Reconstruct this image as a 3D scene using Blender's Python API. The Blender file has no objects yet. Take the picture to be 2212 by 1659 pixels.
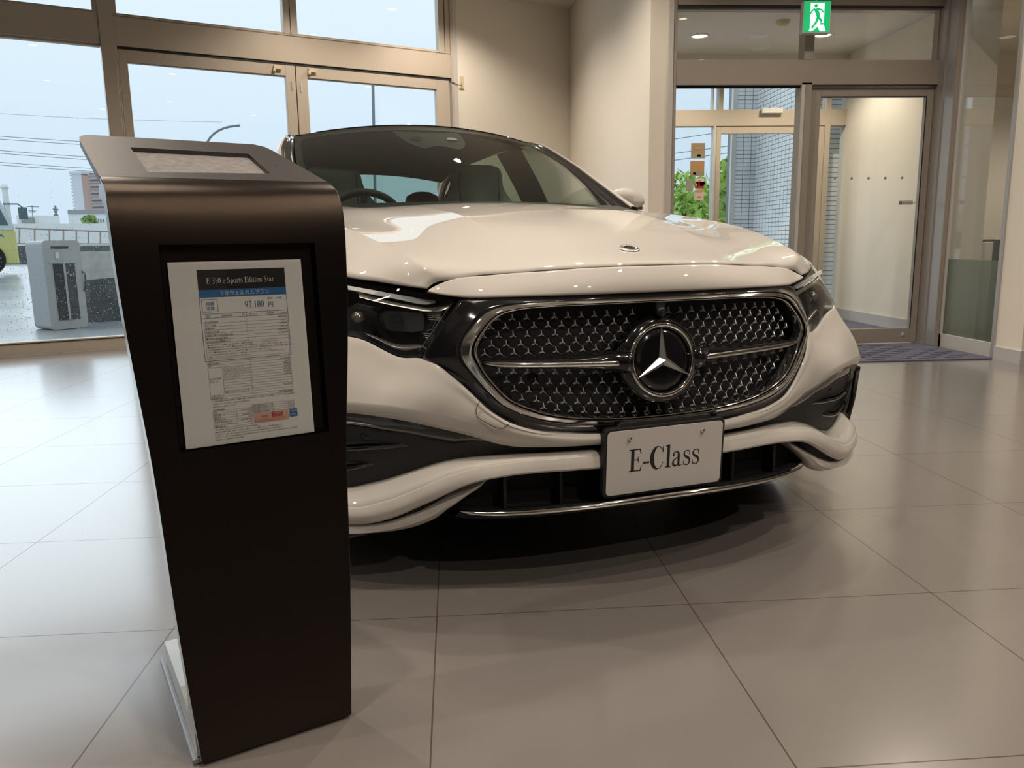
import bpy, bmesh, math, random
import numpy as np
from mathutils import Vector, Matrix
random.seed(7)
rng = np.random.default_rng(7)
scene = bpy.context.scene
COL = scene.collection

# ------------------------------------------------------------------ camera
CAMP = Vector((0.0636, -1.7160, 0.8551))
_yaw, _tilt, _roll = 0.070106, 0.177713, -0.015872
_f = Vector((math.sin(_yaw)*math.cos(_tilt), math.cos(_yaw)*math.cos(_tilt), -math.sin(_tilt)))
_r0 = Vector((math.cos(_yaw), -math.sin(_yaw), 0)); _u0 = _r0.cross(_f)
_r = _r0*math.cos(_roll)+_u0*math.sin(_roll); _u = _u0*math.cos(_roll)-_r0*math.sin(_roll)
cd = bpy.data.cameras.new('camera'); cam = bpy.data.objects.new('camera', cd); COL.objects.link(cam)
cam.matrix_world = Matrix(((_r.x,_u.x,-_f.x,CAMP.x),(_r.y,_u.y,-_f.y,CAMP.y),(_r.z,_u.z,-_f.z,CAMP.z),(0,0,0,1)))
cd.sensor_width = 36.0; cd.sensor_fit = 'HORIZONTAL'; cd.lens = 1695.4/2212*36; cd.clip_start = .05; cd.clip_end = 1500
scene.camera = cam

# ------------------------------------------------------------------ world, exposure
scene.view_settings.view_transform = 'Standard'; scene.view_settings.look = 'None'
scene.view_settings.gamma = 1; scene.view_settings.exposure = 0.0
scene.view_settings.use_curve_mapping = False
scene.cycles.caustics_reflective = False; scene.cycles.caustics_refractive = False
wd_ = bpy.data.worlds.new('overcast'); scene.world = wd_; wd_.use_nodes = True
nt = wd_.node_tree; nt.nodes.clear()
_o = nt.nodes.new('ShaderNodeOutputWorld'); _b = nt.nodes.new('ShaderNodeBackground')
_t = nt.nodes.new('ShaderNodeTexCoord'); _s = nt.nodes.new('ShaderNodeSeparateXYZ'); _c = nt.nodes.new('ShaderNodeValToRGB')
nt.links.new(_t.outputs['Generated'], _s.inputs[0]); nt.links.new(_s.outputs['Z'], _c.inputs[0])
_c.color_ramp.elements[0].position = 0.0; _c.color_ramp.elements[0].color = (.62,.76,.90,1)
_c.color_ramp.elements[1].position = .40; _c.color_ramp.elements[1].color = (.83,.95,1.0,1)
nt.links.new(_c.outputs[0], _b.inputs[0]); nt.links.new(_b.outputs[0], _o.inputs[0]); _b.inputs[1].default_value = 1.12

sl = bpy.data.lights.new('bright_sky','SUN'); sl.energy = .95; sl.angle = math.radians(55); sl.color = (.84,.93,1.0)
so_ = bpy.data.objects.new('bright_sky',sl); COL.objects.link(so_); so_.location = (-6,14,9)
so_.rotation_euler = Vector((.52,-.72,-.60)).to_track_quat('-Z','Y').to_euler()

# ------------------------------------------------------------------ materials
def newmat(name):
    m = bpy.data.materials.new(name); m.use_nodes = True; return m, m.node_tree, m.node_tree.nodes['Principled BSDF']
def setp(b, **k):
    for a, v in k.items(): b.inputs[a].default_value = v
def M(name, col, rough=.5, metal=0., coat=0., spec=.5, emis=None, es=0., noise=0., nscale=40., bump=0., bscale=200., trans=0., alpha=1., crough=.03):
    m, t, b = newmat(name)
    setp(b, **{'Base Color':(*col,1),'Roughness':rough,'Metallic':metal,'Coat Weight':coat,'Coat Roughness':crough,'Specular IOR Level':spec,'Transmission Weight':trans,'Alpha':alpha})
    if emis: setp(b, **{'Emission Color':(*emis,1),'Emission Strength':es})
    if noise or bump:
        tc = t.nodes.new('ShaderNodeTexCoord')
    if noise:
        n = t.nodes.new('ShaderNodeTexNoise'); n.inputs['Scale'].default_value = nscale; n.inputs['Detail'].default_value = 4
        t.links.new(tc.outputs['Object'], n.inputs['Vector'])
        r = t.nodes.new('ShaderNodeValToRGB'); t.links.new(n.outputs['Fac'], r.inputs[0])
        r.color_ramp.elements[0].position = .3; r.color_ramp.elements[1].position = .7
        r.color_ramp.elements[0].color = (*[c*(1-noise) for c in col],1); r.color_ramp.elements[1].color = (*[min(1,c*(1+noise)) for c in col],1)
        t.links.new(r.outputs[0], b.inputs['Base Color'])
    if bump:
        n = t.nodes.new('ShaderNodeTexNoise'); n.inputs['Scale'].default_value = bscale; n.inputs['Detail'].default_value = 3
        t.links.new(tc.outputs['Object'], n.inputs['Vector'])
        bp = t.nodes.new('ShaderNodeBump'); bp.inputs['Strength'].default_value = bump; bp.inputs['Distance'].default_value = .002
        t.links.new(n.outputs['Fac'], bp.inputs['Height']); t.links.new(bp.outputs[0], b.inputs['Normal'])
    return m
def glassmat(name, tint, refl=1.0, rough=0.0, ior=1.45, frost=0.):
    m = bpy.data.materials.new(name); m.use_nodes = True; t = m.node_tree; t.nodes.clear()
    o = t.nodes.new('ShaderNodeOutputMaterial'); mix = t.nodes.new('ShaderNodeMixShader'); g = t.nodes.new('ShaderNodeBsdfGlossy')
    tr = t.nodes.new('ShaderNodeBsdfTransparent'); tr.inputs[0].default_value = (*tint,1)
    g.inputs['Roughness'].default_value = rough; g.inputs['Color'].default_value = (refl,refl,refl,1)
    geo = t.nodes.new('ShaderNodeNewGeometry'); dp = t.nodes.new('ShaderNodeVectorMath'); dp.operation = 'DOT_PRODUCT'
    t.links.new(geo.outputs['Incoming'], dp.inputs[0]); t.links.new(geo.outputs['Normal'], dp.inputs[1])
    def mm(op,a,bb_):
        n = t.nodes.new('ShaderNodeMath'); n.operation = op
        for i,x in enumerate((a,bb_)):
            if x is None: continue
            if isinstance(x,(int,float)): n.inputs[i].default_value = x
            else: t.links.new(x,n.inputs[i])
        return n.outputs[0]
    F0 = ((ior-1)/(ior+1))**2
    fr = mm('ADD', mm('MULTIPLY', mm('POWER', mm('SUBTRACT',1.0,mm('ABSOLUTE',dp.outputs['Value'],None)),5.0), 1-F0), F0)
    t.links.new(fr, mix.inputs[0]); t.links.new(tr.outputs[0], mix.inputs[1]); t.links.new(g.outputs[0], mix.inputs[2])
    last = mix
    if frost:
        d = t.nodes.new('ShaderNodeBsdfTranslucent'); d.inputs[0].default_value = (.85,.9,.88,1); m2 = t.nodes.new('ShaderNodeMixShader'); m2.inputs[0].default_value = frost
        t.links.new(mix.outputs[0], m2.inputs[1]); t.links.new(d.outputs[0], m2.inputs[2]); last = m2
    t.links.new(last.outputs[0], o.inputs[0]); return m
def brickmat(name, c1, c2, mortar, w, h, msize, rough=.4, axes='XZ', offset=0.0):
    m, t, b = newmat(name); tc = t.nodes.new('ShaderNodeTexCoord'); s = t.nodes.new('ShaderNodeSeparateXYZ'); c = t.nodes.new('ShaderNodeCombineXYZ')
    t.links.new(tc.outputs['Object'], s.inputs[0]); t.links.new(s.outputs[axes[0]], c.inputs[0]); t.links.new(s.outputs[axes[1]], c.inputs[1])
    br = t.nodes.new('ShaderNodeTexBrick'); br.offset = offset; br.inputs['Scale'].default_value = 1
    br.inputs['Color1'].default_value = (*c1,1); br.inputs['Color2'].default_value = (*c2,1); br.inputs['Mortar'].default_value = (*mortar,1)
    br.inputs['Mortar Size'].default_value = msize; br.inputs['Mortar Smooth'].default_value = 0
    br.inputs['Brick Width'].default_value = w; br.inputs['Row Height'].default_value = h; br.inputs['Bias'].default_value = 0
    t.links.new(c.outputs[0], br.inputs['Vector']); t.links.new(br.outputs['Color'], b.inputs['Base Color']); b.inputs['Roughness'].default_value = rough
    return m, t, b, br

MT = {}
MT['paint'] = M('white_paint', (.615,.585,.545), .55, coat=1.0, spec=.15, crough=.012)
MT['gloss_black'] = M('gloss_black', (.006,.006,.007), .10, coat=1.0, crough=.02)
MT['matte_black'] = M('matte_black', (.010,.010,.011), .5, bump=.15, bscale=900)
MT['deep_black'] = M('deep_black', (.004,.004,.0045), .7)
MT['chrome'] = M('chrome', (.88,.87,.86), .06, metal=1.)
MT['satin_chrome'] = M('satin_chrome', (.66,.66,.66), .33, metal=1.)
MT['dark_chrome'] = M('dark_chrome', (.34,.33,.32), .15, metal=1.)
MT['strut'] = M('grille_strut', (.035,.034,.034), .4)
MT['lamp_body'] = M('lamp_body', (.035,.037,.040), .25, spec=.8)
MT['lamp_trim'] = M('lamp_trim', (.30,.28,.26), .25, metal=.6)
MT['headlining'] = M('headlining', (.075,.08,.078), .9)
MT['wall_dimmed'] = M('wall_dimmed', (.16,.13,.11), .8)  # rear wall darkened: dimness behind the camera is put into the colour
MT['stud'] = M('star_stud', (.80,.80,.82), .28, metal=.55)
MT['windscreen'] = glassmat('windscreen', (.60,.68,.65), .9, ior=1.62)
MT['sideglass'] = glassmat('side_glass', (.55,.68,.62), 1., ior=1.5)
MT['lens'] = glassmat('lamp_lens', (.80,.82,.82), 1., ior=1.38)
MT['pane'] = glassmat('window_pane', (.97,.985,.99), 1., ior=1.42)
MT['frost'] = glassmat('frosted_pane', (.55,.63,.62), 1., ior=1.45, rough=.2, frost=.28)
MT['rubber'] = M('tyre_rubber', (.012,.012,.012), .75)
MT['seat'] = M('seat_leather', (.30,.34,.32), .5, bump=.2, bscale=300)
MT['dash'] = M('dashboard', (.010,.010,.010), .6)
MT['drl'] = M('light_bar', (.75,.78,.80), .35, bump=.6, bscale=700, spec=.8)
MT['plate'] = M('plate_face', (.55,.53,.515), .42)
MT['ink'] = M('ink_black', (.010,.010,.011), .5)
MT['kiosk'] = M('kiosk_black', (.0022,.0021,.0028), .27, metal=.0, spec=.42, bump=.12, bscale=1800)
MT['kiosk'].node_tree.nodes['Principled BSDF'].inputs['Specular Tint'].default_value = (1.,.74,.56,1)
MT['kiosk_top'] = M('kiosk_top_grey', (.030,.027,.027), .42, spec=.5, bump=.12, bscale=1800)
MT['kiosk_side'] = M('kiosk_silver', (.58,.60,.60), .25, metal=.35, noise=.03, nscale=6)
MT['kiosk_base'] = M('base_grey', (.30,.31,.33), .3, metal=.6)
MT['screen'] = M('tablet_screen', (.33,.31,.31), .22, coat=.6, noise=.16, nscale=70, crough=.1)
MT['paper'] = M('paper', (.86,.83,.81), .30, coat=.35, crough=.05)
MT['print_dark'] = M('print_dark', (.030,.026,.026), .3, coat=.3)
MT['print_blue'] = M('print_blue', (.045,.17,.42), .35, coat=.3)
MT['print_ink'] = M('print_ink', (.06,.06,.07), .5)
MT['print_inkblue'] = M('print_inkblue', (.04,.12,.30), .5)
MT['print_red'] = M('print_red', (.50,.05,.06), .4)
MT['print_pink'] = M('print_pink', (.72,.42,.33), .4)
MT['print_white'] = M('print_white', (.75,.72,.70), .4)
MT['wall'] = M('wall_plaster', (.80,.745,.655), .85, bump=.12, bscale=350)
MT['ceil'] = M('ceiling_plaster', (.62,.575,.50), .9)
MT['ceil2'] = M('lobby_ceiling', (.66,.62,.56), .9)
MT['alu'] = M('champagne_aluminium', (.56,.485,.40), .42, metal=.15, noise=.03, nscale=3)
MT['alu_dark'] = M('bronze_aluminium', (.36,.315,.27), .40, metal=.15, noise=.04, nscale=3)
MT['alu_grey'] = M('grey_aluminium', (.42,.42,.43), .4, metal=.4)
MT['alu_pale'] = M('pale_aluminium', (.62,.60,.57), .4, metal=.2)
MT['gasket'] = M('gasket_black', (.02,.02,.02), .6)
MT['skirting'] = M('skirting_grey', (.50,.49,.49), .6)
MT['mat'] = M('mat_fibre', (.115,.115,.165), .95, noise=.25, nscale=400, bump=.8, bscale=500)
MT['mat_line'] = M('mat_groove', (.03,.03,.045), .95)
MT['green'] = M('exit_green', (0.0,.36,.12), .4, emis=(0.0,.52,.16), es=.75)
MT['exitwhite'] = M('exit_white', (.85,.95,.9), .4, emis=(.85,1.,.92), es=.95)
MT['lamp'] = M('lamp_glow', (1,.9,.7), .5, emis=(1.,.80,.52), es=14.)
MT['lampring'] = M('lamp_ring', (.75,.73,.70), .5)
MT['lamp_dim'] = M('lamp_dim', (1,.9,.7), .5, emis=(1.,.84,.62), es=1.6)
MT['plastic'] = M('ivory_plastic', (.62,.55,.36), .5)
MT['whiteplastic'] = M('white_plastic', (.7,.69,.66), .5)
MT['asphalt'] = M('asphalt_wet', (.30,.32,.345), .28, noise=.35, nscale=.9, bump=.4, bscale=40)
MT['pavement'] = M('pavement', (.46,.48,.50), .5, noise=.12, nscale=2)
MT['kerb'] = M('kerb_concrete', (.34,.35,.35), .7, noise=.1, nscale=8)
MT['concrete'] = M('concrete', (.45,.44,.41), .8, noise=.12, nscale=8)
MT['darkblock'] = M('dark_concrete', (.11,.12,.125), .8, noise=.25, nscale=12)
MT['white_build'] = M('render_white', (.82,.84,.84), .8)
MT['cabinet'] = M('cabinet_grey', (.48,.50,.51), .5)
MT['cabinet_dark'] = M('cabinet_dark', (.05,.055,.065), .5)
MT['towerbrown'] = M('tower_brown', (.46,.32,.28), .8)
MT['towerwhite'] = M('tower_white', (.62,.64,.67), .8)
MT['towerdark'] = M('tower_blue_grey', (.22,.27,.33), .6)  # flat blue-grey of the window bands and small windows
MT['truck'] = M('truck_yellow', (.62,.60,.22), .35, coat=.5)
MT['truckwhite'] = M('truck_white', (.62,.68,.72), .35, coat=.5)
MT['truckglass'] = M('truck_glass', (.10,.16,.18), .15)
MT['rust'] = M('rail_rust', (.36,.30,.26), .7)
MT['pole'] = M('pole_grey', (.22,.25,.27), .6)
MT['leaf'] = M('leaf_green', (.48,.66,.17), .6, noise=.45, nscale=2.2)
MT['leaf2'] = M('leaf_dark', (.30,.44,.14), .6, noise=.35, nscale=3)
MT['branch'] = M('branch', (.10,.07,.05), .9)
MT['st_brown'] = M('sticker_brown', (.30,.20,.12), .5); MT['st_olive'] = M('sticker_olive', (.28,.25,.15), .5)
MT['st_orange'] = M('sticker_orange', (.42,.22,.10), .5); MT['st_red'] = M('sticker_red', (.5,.03,.05), .5)
MT['st_cream'] = M('sticker_cream', (.68,.55,.44), .5); MT['st_grey'] = M('sticker_grey', (.30,.31,.25), .5)
MT['drop'] = M('water_drop', (.80,.88,.95), .15, spec=.8, trans=.25)  # whitish base stands in for the bright light the drops refract

# floor tiles: 60 cm porcelain squares with thin joints
m, t, b = newmat('floor_tiles'); MT['floor'] = m
tc = t.nodes.new('ShaderNodeTexCoord'); s = t.nodes.new('ShaderNodeSeparateXYZ'); t.links.new(tc.outputs['Object'], s.inputs[0])
def mnode(op, a, bb, tt=None):
    n = t.nodes.new('ShaderNodeMath'); n.operation = op
    for i, x in enumerate((a, bb)):
        if x is None: continue
        if isinstance(x, (int, float)): n.inputs[i].default_value = x
        else: t.links.new(x, n.inputs[i])
    return n.outputs[0]
dist = []
for ax in ('X','Y'):
    q_ = mnode('DIVIDE', s.outputs[ax], .6); q_ = mnode('ADD', q_, .5); q_ = mnode('FRACT', q_, None); q_ = mnode('SUBTRACT', q_, .5); dist.append(mnode('ABSOLUTE', q_, None))
dm = mnode('MINIMUM', dist[0], dist[1]); line = mnode('LESS_THAN', dm, .0026)
n1 = t.nodes.new('ShaderNodeTexNoise'); n1.inputs['Scale'].default_value = 1.1; t.links.new(tc.outputs['Object'], n1.inputs['Vector'])
r1 = t.nodes.new('ShaderNodeValToRGB'); t.links.new(n1.outputs['Fac'], r1.inputs[0])
r1.color_ramp.elements[0].position = .35; r1.color_ramp.elements[1].position = .65
r1.color_ramp.elements[0].color = (.195,.176,.166,1); r1.color_ramp.elements[1].color = (.215,.195,.182,1)
mx = t.nodes.new('ShaderNodeMix'); mx.data_type = 'RGBA'; t.links.new(line, mx.inputs[0]); t.links.new(r1.outputs[0], mx.inputs[6]); mx.inputs[7].default_value = (.07,.045,.032,1)
t.links.new(mx.outputs[2], b.inputs['Base Color'])
rr = t.nodes.new('ShaderNodeMix'); rr.data_type = 'FLOAT'; t.links.new(line, rr.inputs[0]); rr.inputs[2].default_value = .27; rr.inputs[3].default_value = .9
t.links.new(rr.outputs[0], b.inputs['Roughness']); b.inputs['Specular IOR Level'].default_value = .5; setp(b, **{'Coat Weight':.9,'Coat IOR':1.9,'Coat Roughness':.16})
n2 = t.nodes.new('ShaderNodeTexNoise'); n2.inputs['Scale'].default_value = 260; t.links.new(tc.outputs['Object'], n2.inputs['Vector'])
bp = t.nodes.new('ShaderNodeBump'); bp.inputs['Strength'].default_value = .06; bp.inputs['Distance'].default_value = .001; t.links.new(n2.outputs['Fac'], bp.inputs['Height']); t.links.new(bp.outputs[0], b.inputs['Normal'])
MT['tilewall'] = brickmat('tile_cladding', (.92,.94,.95), (.88,.90,.92), (.16,.16,.17), .10, .05, .0036, axes='YZ')[0]
MT['tilewall_shaded'] = brickmat('tile_cladding_shaded', (.80,.82,.85), (.76,.78,.82), (.16,.16,.17), .10, .05, .0036, axes='XZ')[0]  # same cladding, with the end face's shade put into a darker tone

# ------------------------------------------------------------------ mesh helpers
def link_mesh(name, verts, faces, mat, parent=None, smooth=False, mats=None, fm=None):
    me = bpy.data.meshes.new(name); me.from_pydata([tuple(map(float, v)) for v in verts], [], [tuple(int(i) for i in f) for f in faces]); me.update()
    for mm in (mats or [mat]): me.materials.append(MT[mm] if isinstance(mm, str) else mm)
    if fm is not None: me.polygons.foreach_set('material_index', fm)
    if smooth: me.polygons.foreach_set('use_smooth', [True]*len(me.polygons))
    o = bpy.data.objects.new(name, me); COL.objects.link(o)
    if parent: o.parent = parent
    return o
class MB:
    def __init__(s): s.v = []; s.f = []; s.m = []; s.cur = 0
    def add(s, v, f):
        n = len(s.v); s.v += [tuple(map(float, p)) for p in v]; s.f += [tuple(int(i)+n for i in q) for q in f]; s.m += [s.cur]*len(f); return s
    def box(s, x0, x1, y0, y1, z0, z1):
        v = [(x0,y0,z0),(x1,y0,z0),(x1,y1,z0),(x0,y1,z0),(x0,y0,z1),(x1,y0,z1),(x1,y1,z1),(x0,y1,z1)]
        return s.add(v, [(0,3,2,1),(4,5,6,7),(0,1,5,4),(1,2,6,5),(2,3,7,6),(3,0,4,7)])
    def obox(s, o, a, b, c):   # corner o, edge vectors a b c
        o, a, b, c = map(np.array, (o, a, b, c)); v = [o,o+a,o+a+b,o+b,o+c,o+a+c,o+a+b+c,o+b+c]
        return s.add(v, [(0,3,2,1),(4,5,6,7),(0,1,5,4),(1,2,6,5),(2,3,7,6),(3,0,4,7)])
    def tube(s, pts, r, n=10, closed=False, cap=True, ry=None):
        pts = np.array(pts, float); N = len(pts); R = np.full(N, r) if np.isscalar(r) else np.array(r)
        T = np.gradient(pts, axis=0)
        if closed: T = (np.roll(pts,-1,0)-np.roll(pts,1,0))
        T /= np.linalg.norm(T, axis=1)[:,None]+1e-12
        up = np.array([0,0,1.]) if abs(T[0][2]) < .9 else np.array([1.,0,0]); V = []
        for i in range(N):
            a = np.cross(T[i], up); a /= np.linalg.norm(a)+1e-12; b_ = np.cross(a, T[i]); up = b_
            for k in range(n):
                th = 2*math.pi*k/n; V.append(pts[i]+a*math.cos(th)*R[i]+b_*math.sin(th)*(R[i] if ry is None else ry))
        F = []
        for i in range(N if closed else N-1):
            j = (i+1) % N
            for k in range(n): F.append((i*n+k, i*n+(k+1)%n, j*n+(k+1)%n, j*n+k))
        if not closed and cap: F.append(tuple(range(n))[::-1]); F.append(tuple((N-1)*n+k for k in range(n)))
        return s.add(V, F)
    def lathe(s, prof, o=(0,0,0), ax=(0,0,1), n=32):
        ax = np.array(ax, float); ax /= np.linalg.norm(ax); t_ = np.array([1.,0,0]) if abs(ax[0]) < .9 else np.array([0,1.,0])
        a = np.cross(ax, t_); a /= np.linalg.norm(a); b_ = np.cross(ax, a); V = []; o = np.array(o, float)
        for r, h in prof:
            for k in range(n): th = 2*math.pi*k/n; V.append(o+ax*h+(a*math.cos(th)+b_*math.sin(th))*r)
        F = [(i*n+k, i*n+(k+1)%n, (i+1)*n+(k+1)%n, (i+1)*n+k) for i in range(len(prof)-1) for k in range(n)]
        return s.add(V, F)
    def grid(s, G, flip=False):
        G = np.array(G, float); a, b_ = G.shape[:2]
        F = [(i*b_+j, i*b_+j+1, (i+1)*b_+j+1, (i+1)*b_+j) for i in range(a-1) for j in range(b_-1)]
        if flip: F = [q[::-1] for q in F]
        return s.add(G.reshape(-1,3), F)
    def prism(s, poly, o, ax, ay, n):  # 2d polygon extruded along n
        o, ax, ay, n = map(lambda q: np.array(q, float), (o, ax, ay, n)); P = [o+ax*x+ay*y for x, y in poly]; k = len(P)
        return s.add(P+[p+n for p in P], [tuple(range(k))[::-1], tuple(range(k, 2*k))]+[(i,(i+1)%k,k+(i+1)%k,k+i) for i in range(k)])
    def weld(s, d=1e-4):
        key = {}; mp = []; nv = []
        for p in s.v:
            k = (round(p[0]/d),round(p[1]/d),round(p[2]/d))
            if k not in key: key[k] = len(nv); nv.append(p)
            mp.append(key[k])
        nf = []; nm = []
        for f,m in zip(s.f,s.m):
            g = []
            for i in f:
                if mp[i] not in g: g.append(mp[i])
            if len(g) > 2: nf.append(tuple(g)); nm.append(m)
        s.v,s.f,s.m = nv,nf,nm; return s
    def build(s, name, mat, parent=None, smooth=False, mats=None, bev=0., auto=None):
        o = link_mesh(name, s.v, s.f, mat, parent, smooth, mats, s.m if mats else None)
        if bev: md = o.modifiers.new('bevel', 'BEVEL'); md.width = bev; md.segments = 2; md.limit_method = 'ANGLE'
        if auto is not None:
            me = o.data; me.polygons.foreach_set('use_smooth', [True]*len(me.polygons)); me.set_sharp_from_angle(angle=math.radians(auto))
        return o
def tag(o, label=None, cat=None, group=None, kind=None):
    for k, v in (('label',label),('category',cat),('group',group),('kind',kind)):
        if v: o[k] = v
    return o
def empty(name, loc=(0,0,0), rz=0., parent=None):
    o = bpy.data.objects.new(name, None); COL.objects.link(o); o.location = loc; o.rotation_euler = (0,0,rz); o.empty_display_size = .1
    if parent: o.parent = parent
    return o
def copy_tree(o, parent=None):
    c = o.copy(); COL.objects.link(c)
    if parent is not None: c.parent = parent
    for ch in list(o.children): copy_tree(ch, c)
    return c
def solid(o, t_, off=0.):
    md = o.modifiers.new('thickness', 'SOLIDIFY'); md.thickness = t_; md.offset = off; return o

# splines (numpy)
def nspline(t, P, tt):
    t = np.array(t, float); P = np.array(P, float); n = len(t)
    if n == 2: return P[0]+(P[1]-P[0])*((np.array(tt)-t[0])/(t[1]-t[0]))[:,None]
    h = np.diff(t); A = np.zeros((n,n)); B = np.zeros((n,P.shape[1])); A[0,0] = A[-1,-1] = 1
    for i in range(1,n-1):
        A[i,i-1] = h[i-1]; A[i,i] = 2*(h[i-1]+h[i]); A[i,i+1] = h[i]; B[i] = 6*((P[i+1]-P[i])/h[i]-(P[i]-P[i-1])/h[i-1])
    m_ = np.linalg.solve(A,B); tt = np.clip(np.array(tt,float), t[0], t[-1]); k = np.clip(np.searchsorted(t, tt, side='right')-1, 0, n-2)
    d = (tt-t[k])[:,None]; hk = h[k][:,None]
    return P[k]+d*((P[k+1]-P[k])/hk-hk*(2*m_[k]+m_[k+1])/6)+d*d*m_[k]/2+d**3*(m_[k+1]-m_[k])/(6*hk)
def chord(P):
    P = np.array(P, float); return np.r_[0, np.cumsum(np.linalg.norm(np.diff(P,axis=0),axis=1))]
def sp(P, n): c = chord(P); return nspline(c, P, np.linspace(0, c[-1], n))
def lin(P, n):
    P = np.array(P, float); c = chord(P); x = np.linspace(0, c[-1], n); return np.stack([np.interp(x, c, P[:,k]) for k in range(P.shape[1])], 1)
def idx(P, n):  # spline through points at uniform index parameter
    return nspline(np.arange(len(P)), P, np.linspace(0, len(P)-1, n))
def loft(curves, m, par='c'):  # curves: k arrays (n,3) -> grid (m,n,3)
    C = np.array(curves, float); k = len(C)
    t = chord(C[:, C.shape[1]//2]) if par == 'c' else np.arange(k)
    tt = np.linspace(t[0], t[-1], m); return np.stack([nspline(t, C[:,j], tt) for j in range(C.shape[1])], 1)
def mir(G): G = np.array(G, float).copy(); G[...,0] *= -1; return G
def text_mesh(body, size, font_shear=0., align='LEFT', xs=1.0, bold=0.0):
    cu = bpy.data.curves.new('lettering', 'FONT'); cu.body = body; cu.size = size; cu.align_x = align; cu.shear = font_shear; cu.offset = bold; cu.resolution_u = 3
    ob = bpy.data.objects.new('lettering', cu); COL.objects.link(ob)
    bpy.context.view_layer.update()
    me = bpy.data.meshes.new_from_object(ob); v = [(p.co.x*xs, p.co.y) for p in me.vertices]; f = [tuple(p.vertices) for p in me.polygons]
    bpy.data.objects.remove(ob); bpy.data.curves.remove(cu); bpy.data.meshes.remove(me); return v, f
# ================================================================== CAR (local frame: u right, v rearwards, w up)
YAW = .2798884; LX = np.array([math.cos(YAW), math.sin(YAW), 0]); LY = np.array([-math.sin(YAW), math.cos(YAW), 0])
car = empty('car', tuple(LX*.601), YAW)
tag(car, 'white executive sedan with a star patterned grille, parked behind the black display stand', 'car')
def panel(name, grids, mat, thick=.004, parent=car, mirror=True, smooth=True):
    b_ = MB()
    for G in grids:
        b_.grid(G)
        if mirror: b_.grid(mir(G), flip=True)
    b_.weld(); o = b_.build(name, mat, parent, smooth=smooth)
    if thick: solid(o, thick, 0)
    return o

# ---- bonnet
C0 = [(0,.066,.7965),(0,.12,.812),(0,.2,.832),(0,.4,.885),(0,.7,.944),(0,1.0,.984),(0,1.25,1.005),(0,1.42,1.010)]
C1 = [(.15,.078,.7945),(.15,.13,.810),(.152,.21,.831),(.154,.4,.884),(.157,.7,.943),(.16,1.0,.982),(.165,1.25,1.003),(.17,1.42,1.008)]
C2 = [(.285,.110,.789),(.289,.16,.806),(.294,.231,.828),(.303,.42,.884),(.310,.59,.923),(.318,.8,.953),(.33,1.0,.973),(.345,1.25,.993),(.36,1.42,1.0)]
C3 = [(.42,.153,.781),(.432,.19,.797),(.445,.27,.823),(.46,.4,.855),(.475,.55,.885),(.487,.7,.909),(.50,.9,.940),(.53,1.25,.982),(.55,1.42,.993)]
C4 = [(.512,.182,.768),(.548,.200,.795),(.577,.268,.823),(.597,.35,.843),(.619,.442,.863),(.641,.55,.883),(.665,.69,.904),(.688,.9,.930),(.70,1.12,.955),(.70,1.42,.980)]
C5 = [(.552,.183,.751),(.585,.203,.755),(.629,.243,.763),(.674,.289,.771),(.719,.341,.779),(.74,.45,.806),(.757,.6,.838),(.765,.8,.872),(.757,1.1,.925),(.73,1.42,.966)]
C45 = [(.535,.186,.762),(.572,.205,.778),(.612,.26,.797),(.645,.33,.812),(.679,.40,.826),(.70,.50,.847),(.717,.64,.872),(.728,.82,.897),(.732,1.1,.940),(.715,1.42,.973)]
NH = 60
c0,c1,c2,c3,c4,c5,c45 = [sp(np.array(c),NH) for c in (C0,C1,C2,C3,C4,C5,C45)]
gc = loft([mir(c2),mir(c1),c0,c1,c2], 29); gs = loft([c2,(c2*.5+c3*.5)-np.array([0,0,.0015]),c3,(c3*.5+c4*.5)-np.array([0,0,.0015]),c4], 22); ge = loft([c4,c45,c5], 10)
hood = MB(); hood.grid(gc)
for G in (gs, ge): hood.grid(G); hood.grid(mir(G), flip=True)
hood.weld(); hood = hood.build('bonnet', 'paint', car, smooth=True)
def mark_crease(o, cur, va, vb, tol=.0012):
    me = o.data; co = np.array([v.co[:] for v in me.vertices]); A_ = np.abs(co[:,None,0]-0); on = np.zeros(len(co),bool)
    for k in range(0,len(co),4000):
        c = co[k:k+4000].copy(); c[:,0] = np.abs(c[:,0]); on[k:k+4000] = (np.linalg.norm(c[:,None]-cur[None],axis=2).min(1) < tol)
    for e in me.edges:
        a,b_ = e.vertices
        if on[a] and on[b_] and va < co[a][1] < vb: e.use_edge_sharp = True
mark_crease(hood,c2,.24,1.35); mark_crease(hood,c4,.22,1.35)
solid(hood, .006, 0)
# small round badge on the bonnet
bd = np.array([0,.195,.8345]); bn = np.array([0,-.26,.965]); bn /= np.linalg.norm(bn); bt = np.array([0,.965,.26])
m_ = MB(); m_.lathe([(.0,.004),(.017,.004),(.0175,.0055),(.0265,.0035),(.028,.001),(.028,-.004)], bd, bn, 40)
badge = m_.build('bonnet_badge', 'satin_chrome', car, smooth=True)
m_ = MB(); m_.lathe([(0,.0052),(.0165,.0052),(.0168,.003)], bd, bn, 36); m_.build('badge_centre', 'gloss_black', badge)
m_ = MB()
for k in range(3):
    a_ = math.radians(90+120*k); d1 = np.array([math.cos(a_),0,0])+bt*math.sin(a_); d2 = np.array([-math.sin(a_),0,0])+bt*math.cos(a_)
    o_ = bd+bn*.0055; m_.add([o_+bn*.003, o_+d2*.0028, o_+d1*.0165, o_-d2*.0028], [(0,1,2),(0,2,3)])
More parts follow.
